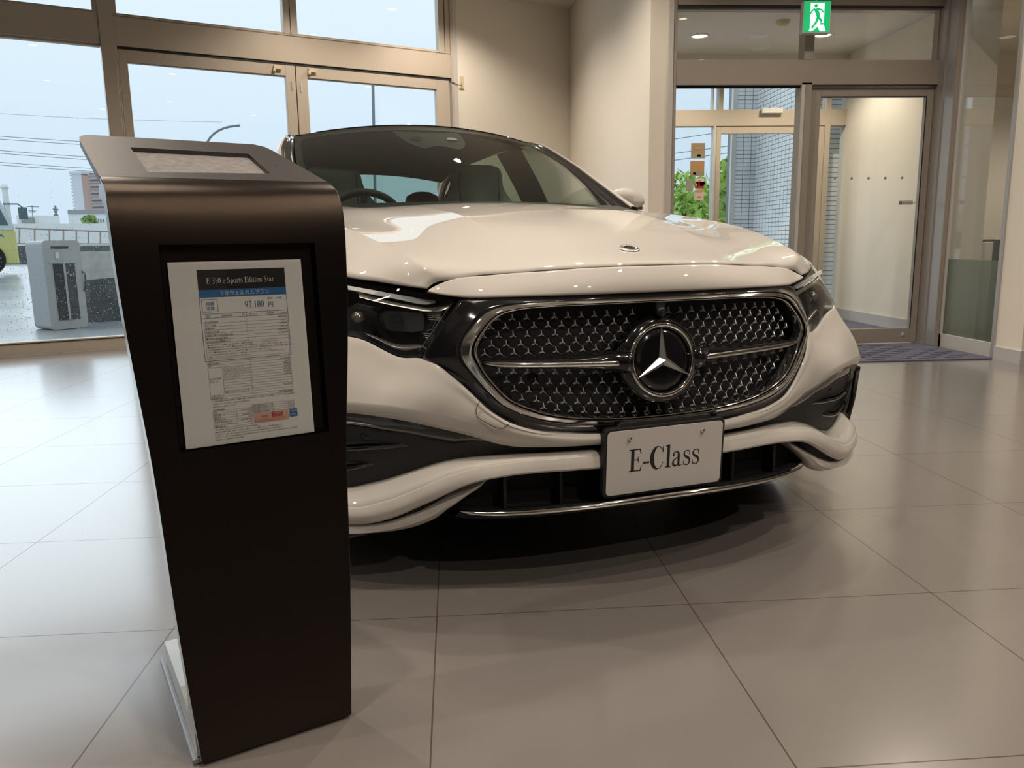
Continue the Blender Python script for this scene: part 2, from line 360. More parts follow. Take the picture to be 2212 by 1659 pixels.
for k in range(22):
    a_ = 2*math.pi*k/22; d1 = np.array([math.cos(a_),0,0])+bt*math.sin(a_); d2 = np.array([-math.sin(a_),0,0])+bt*math.cos(a_)
    o_ = bd+bn*.0052+d1*.0225; m_.obox(o_-d1*.002-d2*.0008, d1*.004, d2*.0016, bn*.0014)
m_.build('badge_star', 'chrome', badge)

# ---- nose panel in front of the bonnet seam
S_ = [(0,.0600,.7935),(.1,.065,.793),(.2,.084,.7905),(.285,.104,.7855),(.36,.127,.782),(.42,.147,.7775),(.465,.163,.7745),(.497,.172,.7685),(.525,.179,.7590),(.549,.1765,.7475)]
E_ = [(0,.039,.732),(.1,.041,.732),(.2,.050,.7315),(.285,.065,.731),(.36,.083,.7305),(.42,.102,.7302),(.465,.124,.7305),(.497,.146,.7335),(.525,.162,.738),(.551,.1745,.7445)]
s_, e_ = sp(S_,50), sp(E_,50)
Mid = (s_+e_)/2; bul = np.clip(np.linspace(1.6,0,50),0,1); Mid[:,1] -= .006*bul; Mid[:,2] += .002*bul
M2 = e_*.88+s_*.12; M2[:,1] -= .0035*bul
lip = e_.copy(); lip[:,1] += .022; lip[:,2] -= .003
gn = loft([s_, Mid, M2, e_], 14); panel('nose_panel', [gn, np.stack([e_, lip])], 'paint', .003)

# ---- grille ring
OUT = [(0,.038,.719),(.1,.0395,.719),(.2,.044,.7178),(.3,.054,.716),(.35,.061,.714),(.385,.069,.711),(.412,.077,.7055),(.432,.081,.698),(.454,.084,.682),(.474,.087,.659),(.493,.089,.635),(.502,.086,.607),(.494,.079,.579),(.477,.07,.554),(.46,.061,.53),(.441,.053,.507),(.42,.046,.485),(.396,.037,.469),(.37,.029,.457),(.34,.023,.4455),(.30,.018,.435),(.25,.014,.4265),(.2,.012,.4205),(.1,.008,.4145),(0,.007,.413)]
INN = [(0,.036,.7075),(.1,.0375,.7075),(.2,.042,.7068),(.29,.053,.7055),(.335,.061,.7035),(.365,.067,.7005),(.390,.072,.6955),(.408,.074,.689),(.428,.076,.6745),(.446,.075,.655),(.461,.074,.634),(.470,.073,.607),(.462,.073,.582),(.449,.069,.555),(.434,.062,.533),(.416,.055,.511),(.397,.049,.492),(.374,.044,.478),(.350,.038,.4675),(.322,.033,.4565),(.286,.028,.4465),(.24,.022,.438),(.195,.018,.4325),(.1,.014,.4265),(0,.012,.425)]
NR = 120
out_h = sp(OUT,NR); ti = chord(OUT)/chord(OUT)[-1]; inn_h = nspline(ti, INN, np.linspace(0,1,NR))
def full(h): h = np.array(h); return np.concatenate([h, mir(h)[::-1][1:-1]])
out_f, inn_f = full(out_h), full(inn_h)
def ringgrid(rows): # rows: list of (t across, dv) ; closed loop
    G = []
    for t_, dv in rows:
        c = out_f*(1-t_)+inn_f*t_; c = c.copy(); c[:,1] += dv; G.append(np.concatenate([c, c[:1]]))
    return np.array(G)
ring = MB(); ring.grid(ringgrid([(-.03,.020),(-.03,.003),(-.015,.0),(.02,-.0012),(.20,-.0045),(.45,-.0090),(.64,-.0124),(.69,-.0122),(.73,-.006),(.74,.014)]))
ring = ring.build('grille_ring', 'chrome', car, auto=60)
rim = MB(); rim.grid(ringgrid([(.86,.016),(.86,-.001),(.90,-.005),(1.0,-.0065),(1.10,-.004),(1.14,.004),(1.16,.03)])); rim.build('inner_rim', 'chrome', ring, smooth=True)
gr = MB(); gr.grid(ringgrid([(.72,.006),(.80,.010),(.90,.006)])); gr.build('rim_groove', 'gloss_black', ring)

# ---- gloss black surround
LAMPIN = [(.485,.135,.721),(.504,.136,.696),(.522,.139,.671),(.540,.144,.645),(.556,.151,.619),(.572,.161,.591)]
MASKLO = [(.572,.161,.586),(.556,.147,.577),(.542,.133,.568),(.523,.113,.55),(.503,.095,.531),(.483,.083,.51),(.463,.073,.488),(.443,.064,.467),(.42,.054,.449),(.394,.044,.433),(.365,.038,.421),(.332,.033,.412),(.298,.029,.4055),(.266,.026,.401),(.233,.022,.397),(.196,.018,.394),(.1,.014,.390),(0,.012,.389)]
TOPE = [(0,.047,.731),(.1,.049,.731),(.2,.058,.7305),(.3,.075,.730),(.38,.096,.7295),(.42,.110,.7293),(.455,.125,.7265),(.485,.135,.721)]
def anchored(parts, counts): return np.concatenate([sp(p, n)[:-1] if i < len(parts)-1 else sp(p, n) for i,(p,n) in enumerate(zip(parts,counts))])
mo = anchored([TOPE,LAMPIN,MASKLO],[46,25,52]); # 45+24+52=121
oi = out_h
# split the chrome outline at matching places
def sub(h, a, b_, n): x = np.linspace(a,b_,n); k = np.arange(len(h)); return np.stack([np.interp(x,k,h[:,j]) for j in range(3)],1)
cumo = chord(out_h); ka = int(np.argmin(np.abs(out_h[:,0]-.43)+(out_h[:,2]<.66)*9)); kb = int(np.argmin(np.abs(out_h[:,2]-.585)+(out_h[:,0]<.4)*9))
mi = np.concatenate([sub(oi,0,ka,46)[:-1], sub(oi,ka,kb,25)[:-1], sub(oi,kb,len(oi)-1,52)])
rows = []
for t_ in np.linspace(0,1,8):
    c = mi*(1-t_)+mo*t_; c = c.copy(); wgt = math.sin(math.pi*t_); c[:,1] += .004*wgt+.012*(1-t_)**4*0; rows.append(c)
rows = [mi+np.array([0,.012,0])] + rows + [mo+np.array([0,.02,0])]
panel('grille_surround', [np.array(rows)], 'gloss_black', .003)

# ---- star mesh of the grille
def vg(u, w): return .040+.10*(w-.413)+.12*u*u+.5*u**4
gm = MB(); inner_poly = [(p[0],p[2]) for p in inn_f]
def inside(x, y, poly=inner_poly):
    c = False; n = len(poly)
    for i in range(n):
        x1,y1 = poly[i]; x2,y2 = poly[(i+1)%n]
        if (y1>y) != (y2>y) and x < (x2-x1)*(y-y1)/(y2-y1)+x1: c = not c
    return c
def star(b_, u, w, s, z0):
    d = []
    c = np.array([u, vg(u,w)-z0, w])
    L = ((90,.0106*s),(212,.0080*s),(328,.0080*s))
    ring_ = []
    for a_, l in L:
        a_ = math.radians(a_); e1 = np.array([math.cos(a_),0,math.sin(a_)]); e2 = np.array([-math.sin(a_),0,math.cos(a_)])
        tip = c+e1*l; tip[1] = vg(tip[0],tip[2])-z0+.002
        n_ = len(b_.v); bb = .0018*s; tt = .0010*s
        b_.add([c+np.array([0,-.0035,0]), tip+np.array([0,-.0005,0]), c+e1*.0016-e2*bb, tip-e2*tt, c+e1*.0016+e2*bb, tip+e2*tt, c+e1*.0016-e2*bb+np.array([0,.006,0]), tip-e2*tt+np.array([0,.006,0]), c+e1*.0016+e2*bb+np.array([0,.006,0]), tip+e2*tt+np.array([0,.006,0])],
              [(0,2,3,1),(0,1,5,4),(2,6,7,3),(4,5,9,8),(1,3,7,9,5)])
stars = []
def rowpts(kind, i):
    if kind == 'up': w0 = [.678,.6575,.637,.616,.5955][i]; ph = .0 if i%2==0 else .5; f = lambda u: w0
    else: w0 = [.538,.5115,.485,.458,.4325][i]; cc = [.085,.115,.16,.21,.31][i]; ph = 0.0 if i%2==0 else .5; f = lambda u: w0+cc*u*u
    out = []
    P_ = .0345
    base = {'up':.0115,'lo':.0085}[kind]
    for k in range(-14,15):
        u = (k+ph)*P_+ (base if True else 0); out.append((u, f(u)))
    return out
strut = MB()
for kind in ('up','lo'):
    for i in range(5):
        for u, w in rowpts(kind, i):
            if not inside(u*1.035, .575+(w-.575)*1.05): continue
            r_ = math.hypot(u, w-.563)
            if r_ < .118: continue
            if kind=='up' and i==0 and abs(u) < .03: continue
            if abs(w-(.562+.032*abs(u))) < .016: continue
            stars.append((u,w))
            dw = .0205 if kind=='up' else .0265
            for sx in (-1,1):
                p0 = np.array([u+sx*.0066,0,w-.0041]); p1 = np.array([u+sx*.01725,0,w-dw+.0098])
                for p in (p0,p1): p[1] = vg(p[0],p[2])+.0045
                strut.tube([p0,p1], .0008, 4, cap=False)
                p2 = np.array([u,0,w+.0095]); p3 = np.array([u+sx*.0100,0,w+dw*.78-.004])
                for p in (p2,p3): p[1] = vg(p[0],p[2])+.0045
                if i == 0 or True: strut.tube([p2,p3], .0008, 4, cap=False)
grille = MB()
# dark backing following the opening
bk = []
for t_ in np.linspace(0,1,7):
    c = inn_f*(1-t_)+np.array([0,.05,.565])*t_; c = c.copy(); c[:,1] = [vg(p[0],p[2])+.03 for p in c]; bk.append(np.concatenate([c,c[:1]]))
grille.grid(np.array([np.concatenate([inn_f,inn_f[:1]])]+bk))
grille = grille.build('grille', 'deep_black', car)
stars.sort(key=lambda q: (q[0]+1.014)**2+(vg(*q)+1.667)**2+(q[1]-.855)**2)
for q in stars[:100]: g1 = MB(); star(g1, q[0], q[1], 1.0, 0); g1.build('star_stud','stud',grille)
for q in stars[100:]: star(gm, q[0], q[1], 1.0, 0)
tag(gm.build('star_studs', 'stud', grille),kind='stuff'); strut.build('lattice', 'strut', grille)
for sx, w in ((-1,.600),(1,.534)):
    m_ = MB()
    uu = .326 if sx<0 else .341; w = .534
    m_.lathe([(0,-.004),(.0095,-.004),(.011,-.001),(.0125,.0),(.0125,.01)], (sx*uu, vg(uu,w)+.006, w), (0,-1,0), 24)
    m_.build('parking_sensor', 'matte_black', grille, smooth=True)

# ---- star badge
BC = np.array([0,.0155,.5635]); e1 = np.array([1.,0,0]); e2 = np.array([0,.115,1.]); e2 /= np.linalg.norm(e2); bn = np.cross(e2,e1); bn = bn if bn[1] < 0 else -bn
emb = MB(); emb.lathe([(.0,-.001),(.03,-.0015),(.06,-.003),(.084,-.006),(.086,-.02)], BC, bn, 72); emb = emb.build('star_badge', 'gloss_black', car, smooth=True)
m_ = MB(); a_ = np.linspace(0,2*math.pi,97)[:-1]; m_.tube([BC+e1*.0878*math.cos(x)+e2*.0878*math.sin(x) for x in a_], .0058, 14, closed=True); m_.build('badge_ring', 'chrome', emb, smooth=True)
m_ = MB()
for k in range(3):
    a_ = math.radians(90+120*k); d1 = e1*math.cos(a_)+e2*math.sin(a_); d2 = -e1*math.sin(a_)+e2*math.cos(a_)
    sd = math.radians(60); c = BC+bn*.016; r1_ = d1*.0125*math.cos(sd); 
    pL = BC+d1*.0062+d2*.0108+bn*.002; pR = BC+d1*.0062-d2*.0108+bn*.002; tp = BC+d1*.083+bn*.003; tl = BC+d1*.083+d2*.0012+bn*.000; tr_ = BC+d1*.083-d2*.0012+bn*.000
    bl = BC+d1*.0062+d2*.0108-bn*.004; br = BC+d1*.0062-d2*.0108-bn*.004
    m_.add([c,tp,pL,tl,pR,tr_,bl,br], [(0,1,3,2),(0,4,5,1),(2,3,6),(4,7,5)])
m_.build('badge_star', 'satin_chrome', emb)
m_ = MB()
m_.lathe([(.080,-.004),(.0935,.001),(.104,-.006),(.112,-.018),(.114,-.04)], BC, bn, 72)
for sx in (-1,1):
    P = [(.085,.013,.5635),(.10,.022,.5635),(.115,.033,.5645),(.2,.043,.566),(.3,.053,.5695),(.40,.066,.574),(.452,.077,.578)]
    R_ = [.030,.024,.0165,.0135,.013,.012,.006]
    P = sp([(sx*p[0],p[1],p[2]) for p in P],30); R_ = np.interp(np.linspace(0,6,30),range(7),R_)
    m_.tube(P, R_, 14)
m_.build('badge_housing', 'gloss_black', emb, smooth=True)
for sx in (-1,1):
    P = sp([(sx*.112,.013,.5635),(sx*.2,.024,.5655),(sx*.3,.036,.569),(sx*.40,.052,.5735),(sx*.449,.064,.5775)],30)
    R_ = np.r_[.0055,np.full(25,.0075),.0068,.0055,.004,.0015]
    m_ = MB(); m_.tube(P, R_, 14); m_.build('grille_bar', 'chrome', car, smooth=True)
m_ = MB(); m_.lathe([(0,.016),(.005,.016),(.006,.013),(.009,.0145),(.0115,.011),(.013,.0),(.014,-.02)], (0,.034,.6835), (0,-1,-.18), 28); m_.box(-.012,.012,.03,.06,.683,.705)
c_ = m_.build('front_camera', 'matte_black', car, auto=50)
m_ = MB(); m_.lathe([(0,.0185),(.003,.0178),(.0045,.016)], (0,.034,.6835), (0,-1,-.18), 16); m_.build('camera_lens', 'gloss_black', c_, smooth=True)

# ---- bumper
T_ = [(0,.012,.389),(.1,.014,.390),(.196,.018,.3935),(.266,.026,.401),(.332,.033,.412),(.394,.044,.433),(.42,.054,.449),(.443,.064,.467),(.463,.073,.488),(.483,.083,.51),(.503,.095,.531),(.523,.113,.55),(.545,.136,.570),(.578,.170,.584),(.612,.192,.5835),(.645,.209,.5955),(.678,.227,.615),(.712,.246,.631),(.755,.275,.6375),(.798,.318,.6425),(.86,.42,.655),(.90,.52,.665)]
K_ = [(0,.004,.378),(.1,.006,.378),(.196,.011,.380),(.262,.018,.384),(.33,.030,.391),(.385,.042,.402),(.42,.053,.414),(.456,.067,.427),(.493,.081,.438),(.522,.095,.447),(.551,.109,.456),(.592,.121,.4645),(.632,.134,.4725),(.672,.150,.4795),(.71,.168,.483),(.75,.189,.4855),(.80,.220,.488),(.85,.255,.486),(.895,.293,.474),(.920,.335,.46),(.939,.42,.45),(.943,.5,.45)]
B_ = [(0,.010,.366),(.1,.012,.366),(.2,.020,.3665),(.262,.029,.3675),(.302,.040,.368),(.342,.051,.3695),(.382,.062,.373),(.42,.074,.381),(.456,.087,.393),(.493,.101,.405),(.529,.115,.415),(.566,.128,.425),(.603,.142,.435),(.64,.156,.4435),(.677,.170,.4505),(.714,.187,.4565),(.75,.206,.4595),(.795,.232,.459),(.84,.262,.453),(.88,.298,.437),(.915,.345,.42),(.936,.42,.41)]
ang = []
NB = 120
T,K,B = idx(T_,NB), idx(K_,NB), idx(B_,NB)
w_ = np.interp(np.linspace(0,21,NB), [0,4,8,12,14,18,21],[.001,.003,.004,.006,.008,.012,.006])[:,None]
outd = np.stack([np.interp(np.linspace(0,21,NB),[0,12,18,21],[0,.25,.75,1]), -np.interp(np.linspace(0,21,NB),[0,12,18,21],[1,.95,.6,.1]), np.zeros(NB)],1)
m1 = T*.66+K*.34+outd*w_; m2 = T*.33+K*.67+outd*w_*1.1
# concave scoop running up to the lamp
sc = np.exp(-((np.linspace(0,21,NB)-13.6)/1.5)**2)[:,None]*.007
m1 = m1-outd*sc*1.0; m2 = m2-outd*sc*.5
Tb = T.copy()+np.array([0,.016,-.001])-outd*.0
rim_t = T+outd*.0035+np.array([0,0,-.0035])
gtop = loft([T,rim_t,rim_t*.45+m1*.55,m1,m2,K], 26); gtop = np.concatenate([Tb[None],gtop])
Bb = B+np.array([0,.03,.004])-outd*.004
gbot = np.array([K,K*.5+B*.5+outd*.002,B,Bb])
bumper = panel('front_bumper', [gtop,gbot], 'paint', .003)
# tow eye cover: thin shut line
m_ = MB()
def bsurf(u, w):   # point on bumper face near (u,w)
    G = gtop[1:]; d = (G[...,0]-u)**2+(G[...,2]-w)**2; i,j = np.unravel_index(np.argmin(d), d.shape); return G[i,j]
tow = sp([(-.466,.0,.487),(-.473,.0,.470),(-.470,.0,.452),(-.448,.0,.436),(-.428,.0,.425),(-.412,.0,.425),(-.400,.0,.434)],26)
tow[:,1] = [np.interp(abs(p[0]),[.38,.42,.456,.475],[.0365,.0475,.0605,.069])-.004 for p in tow]
m_.tube(tow, .0009, 6); m_.build('tow_eye_cover_gap', 'gasket', bumper)

# ---- fender and body side
L0 = [(.905,.365,.19),(.925,.5,.19),(.93,.86,.19),(.93,2.5,.18),(.93,4.0,.19),(.90,4.6,.22),(.80,4.9,.25)]
L1 = [(.925,.345,.42),(.943,.5,.42),(.95,.86,.42),(.945,2.5,.42),(.95,3.9,.42),(.91,4.6,.45),(.78,4.93,.45)]
L2 = [(.868,.345,.56),(.92,.5,.58),(.945,.86,.60),(.935,2.5,.60),(.945,3.9,.62),(.90,4.6,.64),(.76,4.93,.65)]
L2b = [(.818,.355,.655),(.905,.5,.675),(.935,.86,.70),(.93,2.5,.72),(.94,3.9,.75),(.89,4.6,.77),(.73,4.92,.78)]
L3 = [(.792,.372,.722),(.878,.5,.745),(.918,.86,.79),(.915,2.5,.83),(.925,3.9,.86),(.86,4.6,.88),(.70,4.9,.90)]
L3b = [(.765,.372,.750),(.838,.5,.782),(.878,.86,.848),(.872,2.5,.915),(.87,3.9,.945),(.81,4.6,.96),(.66,4.88,.98)]
L4 = [(.7235,.346,.775),(.765,.5,.812),(.800,.86,.874),(.815,2.5,.968),(.80,3.6,1.0),(.76,4.4,1.02),(.62,4.86,1.05)]
NS = 150
lv = lambda L: sp(L,NS)
side = loft([lv(L) for L in (L0,L1,L2,L2b,L3,L3b,L4)], 40)
def arch_cut(G):
    b_ = MB(); a,n = G.shape[:2]; V = G.reshape(-1,3); F = []
    for i in range(a-1):
        for j in range(n-1):
            c = (G[i,j]+G[i+1,j+1])/2
            if any(math.hypot(c[1]-vc, c[2]-.335) < .375 for vc in (.875,3.835)): continue
            F.append((i*n+j,i*n+j+1,(i+1)*n+j+1,(i+1)*n+j))
    return V, F
V,F = arch_cut(side); b_ = MB(); b_.add(V,F); V2 = V.copy(); V2[:,0] *= -1; b_.add(V2,[f[::-1] for f in F])
body = b_.build('body_sides', 'paint', car, smooth=True); solid(body,.003)
# fender strip between bonnet edge and body side (bonnet gap)
tr = sp([(0,4.93,.45),(.4,4.93,.45),(.78,4.93,.45)],20)
rear = [sp([(0,4.90,.25),(.5,4.90,.25),(.80,4.9,.25)],24),sp([(0,4.96,.45),(.5,4.96,.45),(.78,4.93,.45)],24),sp([(0,4.95,.78),(.5,4.95,.78),(.73,4.92,.78)],24),sp([(0,4.90,1.07),(.4,4.90,1.068),(.62,4.86,1.05)],24),sp([(0,4.55,1.10),(.4,4.55,1.09),(.72,4.5,1.035)],24)]
panel('boot_lid', [loft(rear,20)], 'paint', .003)
# doors: shut lines
for sx in (-1,1):
    for vv in (1.42,2.62,3.55):
        m_ = MB(); P = []
        for k in range(39):
            j = int(np.argmin(np.abs(side[k,:,1]-vv-.0)));
            if .25 < side[k,j,2] < .96: p = side[k,j].copy(); p[0] = (p[0]+.001)*sx; P.append(p)
        m_.tube(P, .002, 5); m_.build('door_gap', 'gasket', car)

# ---- dark inner structure under the gaps
und = [c_-np.array([0,-.02,.035]) for c_ in (c0,c2,c4,c5)]
b_ = MB(); G = loft([mir(und[3]),mir(und[2]),mir(und[1]),und[0],und[1],und[2],und[3]],25); b_.grid(G)
f_ = np.array([G[:,0],G[:,0]*np.array([1,1,0])+np.array([0,.05,.62])]); b_.grid(f_)
b_.box(-.86,.86,.62,4.75,.16,.22)      # floor pan
b_.box(-.44,.44,.20,.62,.18,.60); b_.box(-.62,.62,.30,.62,.30,.58)
b_.box(-.80,.80,1.32,1.40,.2,.93)
b_.build('underbody', 'deep_black', car)
# ---- lower bumper: dark panels, wing, blade, lip
U_ = [(.165,.038,.3455),(.25,.046,.3465),(.298,.054,.346),(.34,.062,.346),(.379,.075,.345),(.415,.087,.343),(.45,.100,.340),(.49,.115,.336),(.528,.131,.329),(.566,.146,.318),(.603,.163,.304),(.639,.185,.289),(.676,.208,.2745),(.71,.228,.264),(.748,.250,.254),(.80,.282,.256),(.85,.315,.275),(.885,.345,.283),(.905,.378,.262)]
W_ = [(.160,.012,.307),(.25,.017,.309),(.30,.022,.3105),(.34,.026,.311),(.38,.031,.3105),(.42,.036,.308),(.455,.042,.304),(.49,.054,.295),(.52,.066,.283),(.55,.078,.268),(.578,.09,.253),(.613,.107,.235),(.65,.124,.2165),(.69,.146,.200),(.725,.168,.190),(.77,.198,.184),(.83,.242,.184),(.88,.292,.196),(.908,.352,.215)]
NW = 110
U,W = idx(U_,NW), idx(W_,NW)
x19 = np.linspace(0,18,NW)
kx = np.interp(x19,[0,3,6,10,13,18],[.16,.16,.20,.30,.34,.40])[:,None]
Kc = U*(1-kx)+W*kx; Kc[:,1] = (U[:,1]*.25+W[:,1]*.75)-np.interp(x19,[0,4,10,18],[.002,.004,.012,.022])
Wm = Kc*.45+W*.55; Wm[:,1] -= np.interp(x19,[0,6,12,18],[.001,.002,.008,.016]); Wb = W+np.array([0,.035,.006]); Wb[:,2] = W[:,2]+.008
Ub = U+np.array([0,.03,.0])
wing = MB()
Km = U*.45+Kc*.55; Km[:,2] += .001
for G in (np.array([Ub,U,Km,Kc]), loft([Kc,Wm,W],12), np.array([W,W+np.array([0,.006,-.0035]),Wb+np.array([0,0,-.01])])):
    wing.grid(G); wing.grid(mir(G),flip=True)
wing = wing.build('bumper_wing','paint',car,smooth=True); solid(wing,.002)
BL_ = [(.446,.077,.291),(.464,.078,.274),(.484,.083,.261),(.504,.089,.247),(.523,.095,.233),(.543,.102,.219),(.56,.112,.203),(.58,.124,.189),(.61,.14,.175),(.645,.16,.163),(.68,.18,.155),(.72,.20,.150),(.76,.222,.146),(.80,.245,.145),(.85,.28,.149),(.89,.325,.160),(.91,.37,.185)]
BU_ = [(.446,.080,.292),(.475,.104,.286),(.505,.112,.270),(.53,.112,.255),(.555,.113,.240),(.58,.118,.226),(.60,.124,.215),(.625,.133,.205),(.65,.143,.195),(.68,.156,.186),(.71,.172,.180),(.74,.187,.177),(.775,.207,.175),(.81,.235,.175),(.855,.27,.177),(.89,.312,.187),(.908,.362,.208)]
bl_, bu_ = idx(BL_,90), idx(BU_,90)
q17 = np.linspace(0,16,90)
kk = bl_*.55+bu_*.45; kk[:,1] = np.minimum(bl_[:,1],bu_[:,1])-np.interp(q17,[0,5,10,16],[0,.006,.012,.016])
bb = bl_+np.array([0,.05,-.002]); bub = bu_+np.array([0,.03,.004])
wl_ = W[int(NW*6/18):int(NW*13.2/18)]; wl_ = lin(wl_,50)+np.array([0,.010,.004]); bs_ = lin(bu_[4:int(90*11/16)],50)+np.array([0,.006,.001])
for sx in (-1,1):
    b_ = MB()
    for G in (loft([bub,bu_,kk],8), loft([kk,bl_,bb],10)): b_.grid(G if sx>0 else mir(G),flip=sx<0)
    lb = b_.build('lower_blade','paint',car,smooth=True)
    b_ = MB(); G = np.array([wl_,(wl_+bs_)/2+np.array([0,.01,0]),bs_]); b_.grid(G if sx>0 else mir(G)); b_.build('slot_shade','deep_black',lb)  # black strip put in for the shade inside the slot
# air curtains: matte insert with gloss upper band
b2 = B+np.array([0,.012,-.001]); band = np.array([b2, b2*.8+idx(U_,NB)*.2+np.array([0,.004,0]), b2*.62+idx(U_,NB)*.38+np.array([0,.024,0])])
a0 = int(NB*.17)
U2 = idx(U_,NB)
for sx in (-1,1):
    s0 = (lambda G: G) if sx > 0 else mir
    t0 = MB(); back = np.array([b2+np.array([0,.020,0]), b2*.66+U2*.34+np.array([0,.032,0]), b2*.33+U2*.67+np.array([0,.034,0]), U2+np.array([0,.022,.0])])
    t0.grid(s0(loft(list(back[:, :]),12)), flip=sx<0)
    ac = t0.build('air_curtain','matte_black',car,smooth=True)
    t1 = MB()
    gx = np.linspace(0,1,NB); hgt = np.interp(b2[:,0],[.40,.50,.6,.75,.9],[.0,.42,.30,.21,.20])
    r0 = b2; rA = b2+(U2-b2)*hgt[:,None]*.5; rA[:,1] = b2[:,1]+.002; rB = b2+(U2-b2)*hgt[:,None]; rB[:,1] = b2[:,1]+.016; rC = rB+np.array([0,.02,.0])
    t1.grid(s0(np.array([r0,rA,rB,rC])[:,a0+20:]), flip=sx<0); t1.build('upper_band','gloss_black',ac,smooth=True)
    def ap(u,t_,d):   # point on the curtain, t_ 0 top..1 bottom
        i = int(np.argmin(np.abs(b2[:,0]-u))); p = b2[i]*(1-t_)+U2[i]*t_; return np.array([sx*p[0],p[1]+.03-d,p[2]])
    for (ua,ub,ta,tb,nm) in ((.58,.90,.46,.58,'vane'),(.68,.90,.72,.86,'vane')):
        t2 = MB(); us = np.linspace(ua,ub,24); P = [ap(u,ta+(tb-ta)*0+.02*math.sin(k/23*3.14),.004+.020*math.sin(min(1,k/14)*1.57)) for k,u in enumerate(us)]
        t2.tube(P, np.r_[.001,np.full(23,.0065)], 8, ry=None); t2.build(nm,'gloss_black',ac,smooth=True)
        t3 = MB(); Q = [ap(u,ta-.10,.001) for u in us]; t3.grid(np.array([[p+np.array([0,-.002,.0]) for p in Q],[q_+np.array([0,-.003,.012]) for q_ in P]])); t3.build('slot','deep_black',ac)
    t4 = MB()
    for ti_,tt_ in enumerate((.36,.5,.64,.80,.93)):
        for k in range(13):
            u = .50+k*.027+(.0135 if ti_%2 else 0); i = int(np.argmin(np.abs(b2[:,0]-u)))
            if b2[i,2]-U2[i,2] < .05 or u > .84: continue
            c = ap(u,tt_,.0025)
            for a_ in (90,210,330):
                a_ = math.radians(a_); d1 = np.array([math.cos(a_),0,math.sin(a_)]); d2 = np.array([-math.sin(a_),0,math.cos(a_)])
                t4.add([c-d2*.0009,c+d2*.0009,c+d1*.0075+d2*.0004+np.array([0,.001,0]),c+d1*.0075-d2*.0004+np.array([0,.001,0]),c+np.array([0,-.0016,0])],[(0,4,3),(1,2,4),(4,2,3)])
    t4.build('embossed_stars','matte_black',ac)
    c = ap(.705,.31,.014); t5 = MB(); t5.lathe([(0,.001),(.0075,.001),(.008,.0035),(.0095,.0035),(.012,.0025),(.0165,-.004),(.019,-.012)], c, (-.3*sx*0,-1,0), 28); t5.build('parking_sensor','matte_black',ac,smooth=True)
    # outer black trim post at the bumper corner
    t6 = MB(); P = sp([(sx*.905,.312,.44),(sx*.918,.332,.39),(sx*.914,.336,.33),(sx*.902,.338,.275),(sx*.898,.342,.22)],18); t6.tube(P,.009,10); t6.build('corner_trim','gloss_black',ac,smooth=True)
# central dark band under the white bumper and lower intake
b_ = MB(); G = np.array([B+np.array([0,.016,0]), (B+U2)/2+np.array([0,.022,0]), U2+np.array([0,.016,0])]); b_.grid(np.concatenate([mir(G)[:,::-1],G],axis=1)); b_.build('centre_band','matte_black',car,smooth=True)
lw = sp([(0,.10,.30),(.3,.115,.30),(.45,.14,.28),(.56,.17,.24),(.60,.19,.20)],40); ll = sp([(0,.10,.19),(.3,.11,.195),(.45,.13,.205),(.52,.145,.212),(.57,.16,.2)],40)
intake = MB(); G = np.array([lw,ll]); intake.grid(np.concatenate([mir(G)[:,::-1],G],axis=1))
LIP_ = [(0,-.026,.2245),(.1,-.024,.2235),(.2,-.014,.2205),(.3,.006,.2165),(.4,.037,.2125),(.45,.058,.2115),(.49,.076,.2130),(.513,.088,.2165)]
lipc = sp(LIP_,60); G = np.array([lipc+np.array([0,.012,.002]),lin(ll,60)+np.array([0,0,.004])]); intake.grid(np.concatenate([mir(G)[:,::-1],G],axis=1))
G = np.array([lipc+np.array([0,.006,-.004]),lipc+np.array([0,.05,-.03]),lipc+np.array([0,.20,-.05]),lipc*np.array([1.2,1,1])+np.array([0,.5,-.05])]); intake.grid(np.concatenate([mir(G)[:,::-1],G],axis=1))
intake = intake.build('lower_intake','deep_black',car)
for u in (-.40,-.255,-.12,.12,.255,.40): m_ = MB(); m_.box(u-.004,u+.004,.045+abs(u)*.08,.12,.205,.305); m_.build('intake_rib','matte_black',intake)
m_ = MB(); G = np.array([lin(W,60)*np.array([1,1,1])]); 
P = np.concatenate([mir(lipc)[::-1][:-1],lipc]); R_ = np.interp(np.abs(P[:,0]),[0,.42,.49,.513],[.0068,.0062,.004,.001]); m_.tube(P,R_,12); m_.build('lip_trim','chrome',car,smooth=True)

# ---- number plate
PLC = np.array([0,-.006,.318]); tl = -.0535; pe = np.array([0,math.sin(tl),math.cos(tl)]); pn = np.array([0,-math.cos(tl),math.sin(tl)])
def rrect(w,h,r,n=6):
    P = []
    for cx,cy,a0_ in ((w/2-r,h/2-r,0),(-w/2+r,h/2-r,90),(-w/2+r,-h/2+r,180),(w/2-r,-h/2+r,270)):
        for k in range(n+1): a_ = math.radians(a0_+90*k/n); P.append((cx+r*math.cos(a_),cy+r*math.sin(a_)))
    return P
EX = np.array([1.,0,0])
hold = MB(); hold.prism(rrect(.345,.180,.016),PLC-pn*.022,EX,pe,pn*.020); hold.prism(rrect(.30,.14,.016),PLC-pn*.07,EX,pe,pn*.05)
hold.prism([(-.14,.085),(.14,.085),(.125,.102),(-.125,.102)],PLC-pn*.05,EX,pe,pn*.045)
hold = hold.build('plate_holder','matte_black',car,bev=.002)
pl = MB(); pl.prism(rrect(.33,.165,.012),PLC-pn*.001,EX,pe,pn*.0016); pl = pl.build('number_plate','plate',car,bev=.0006)
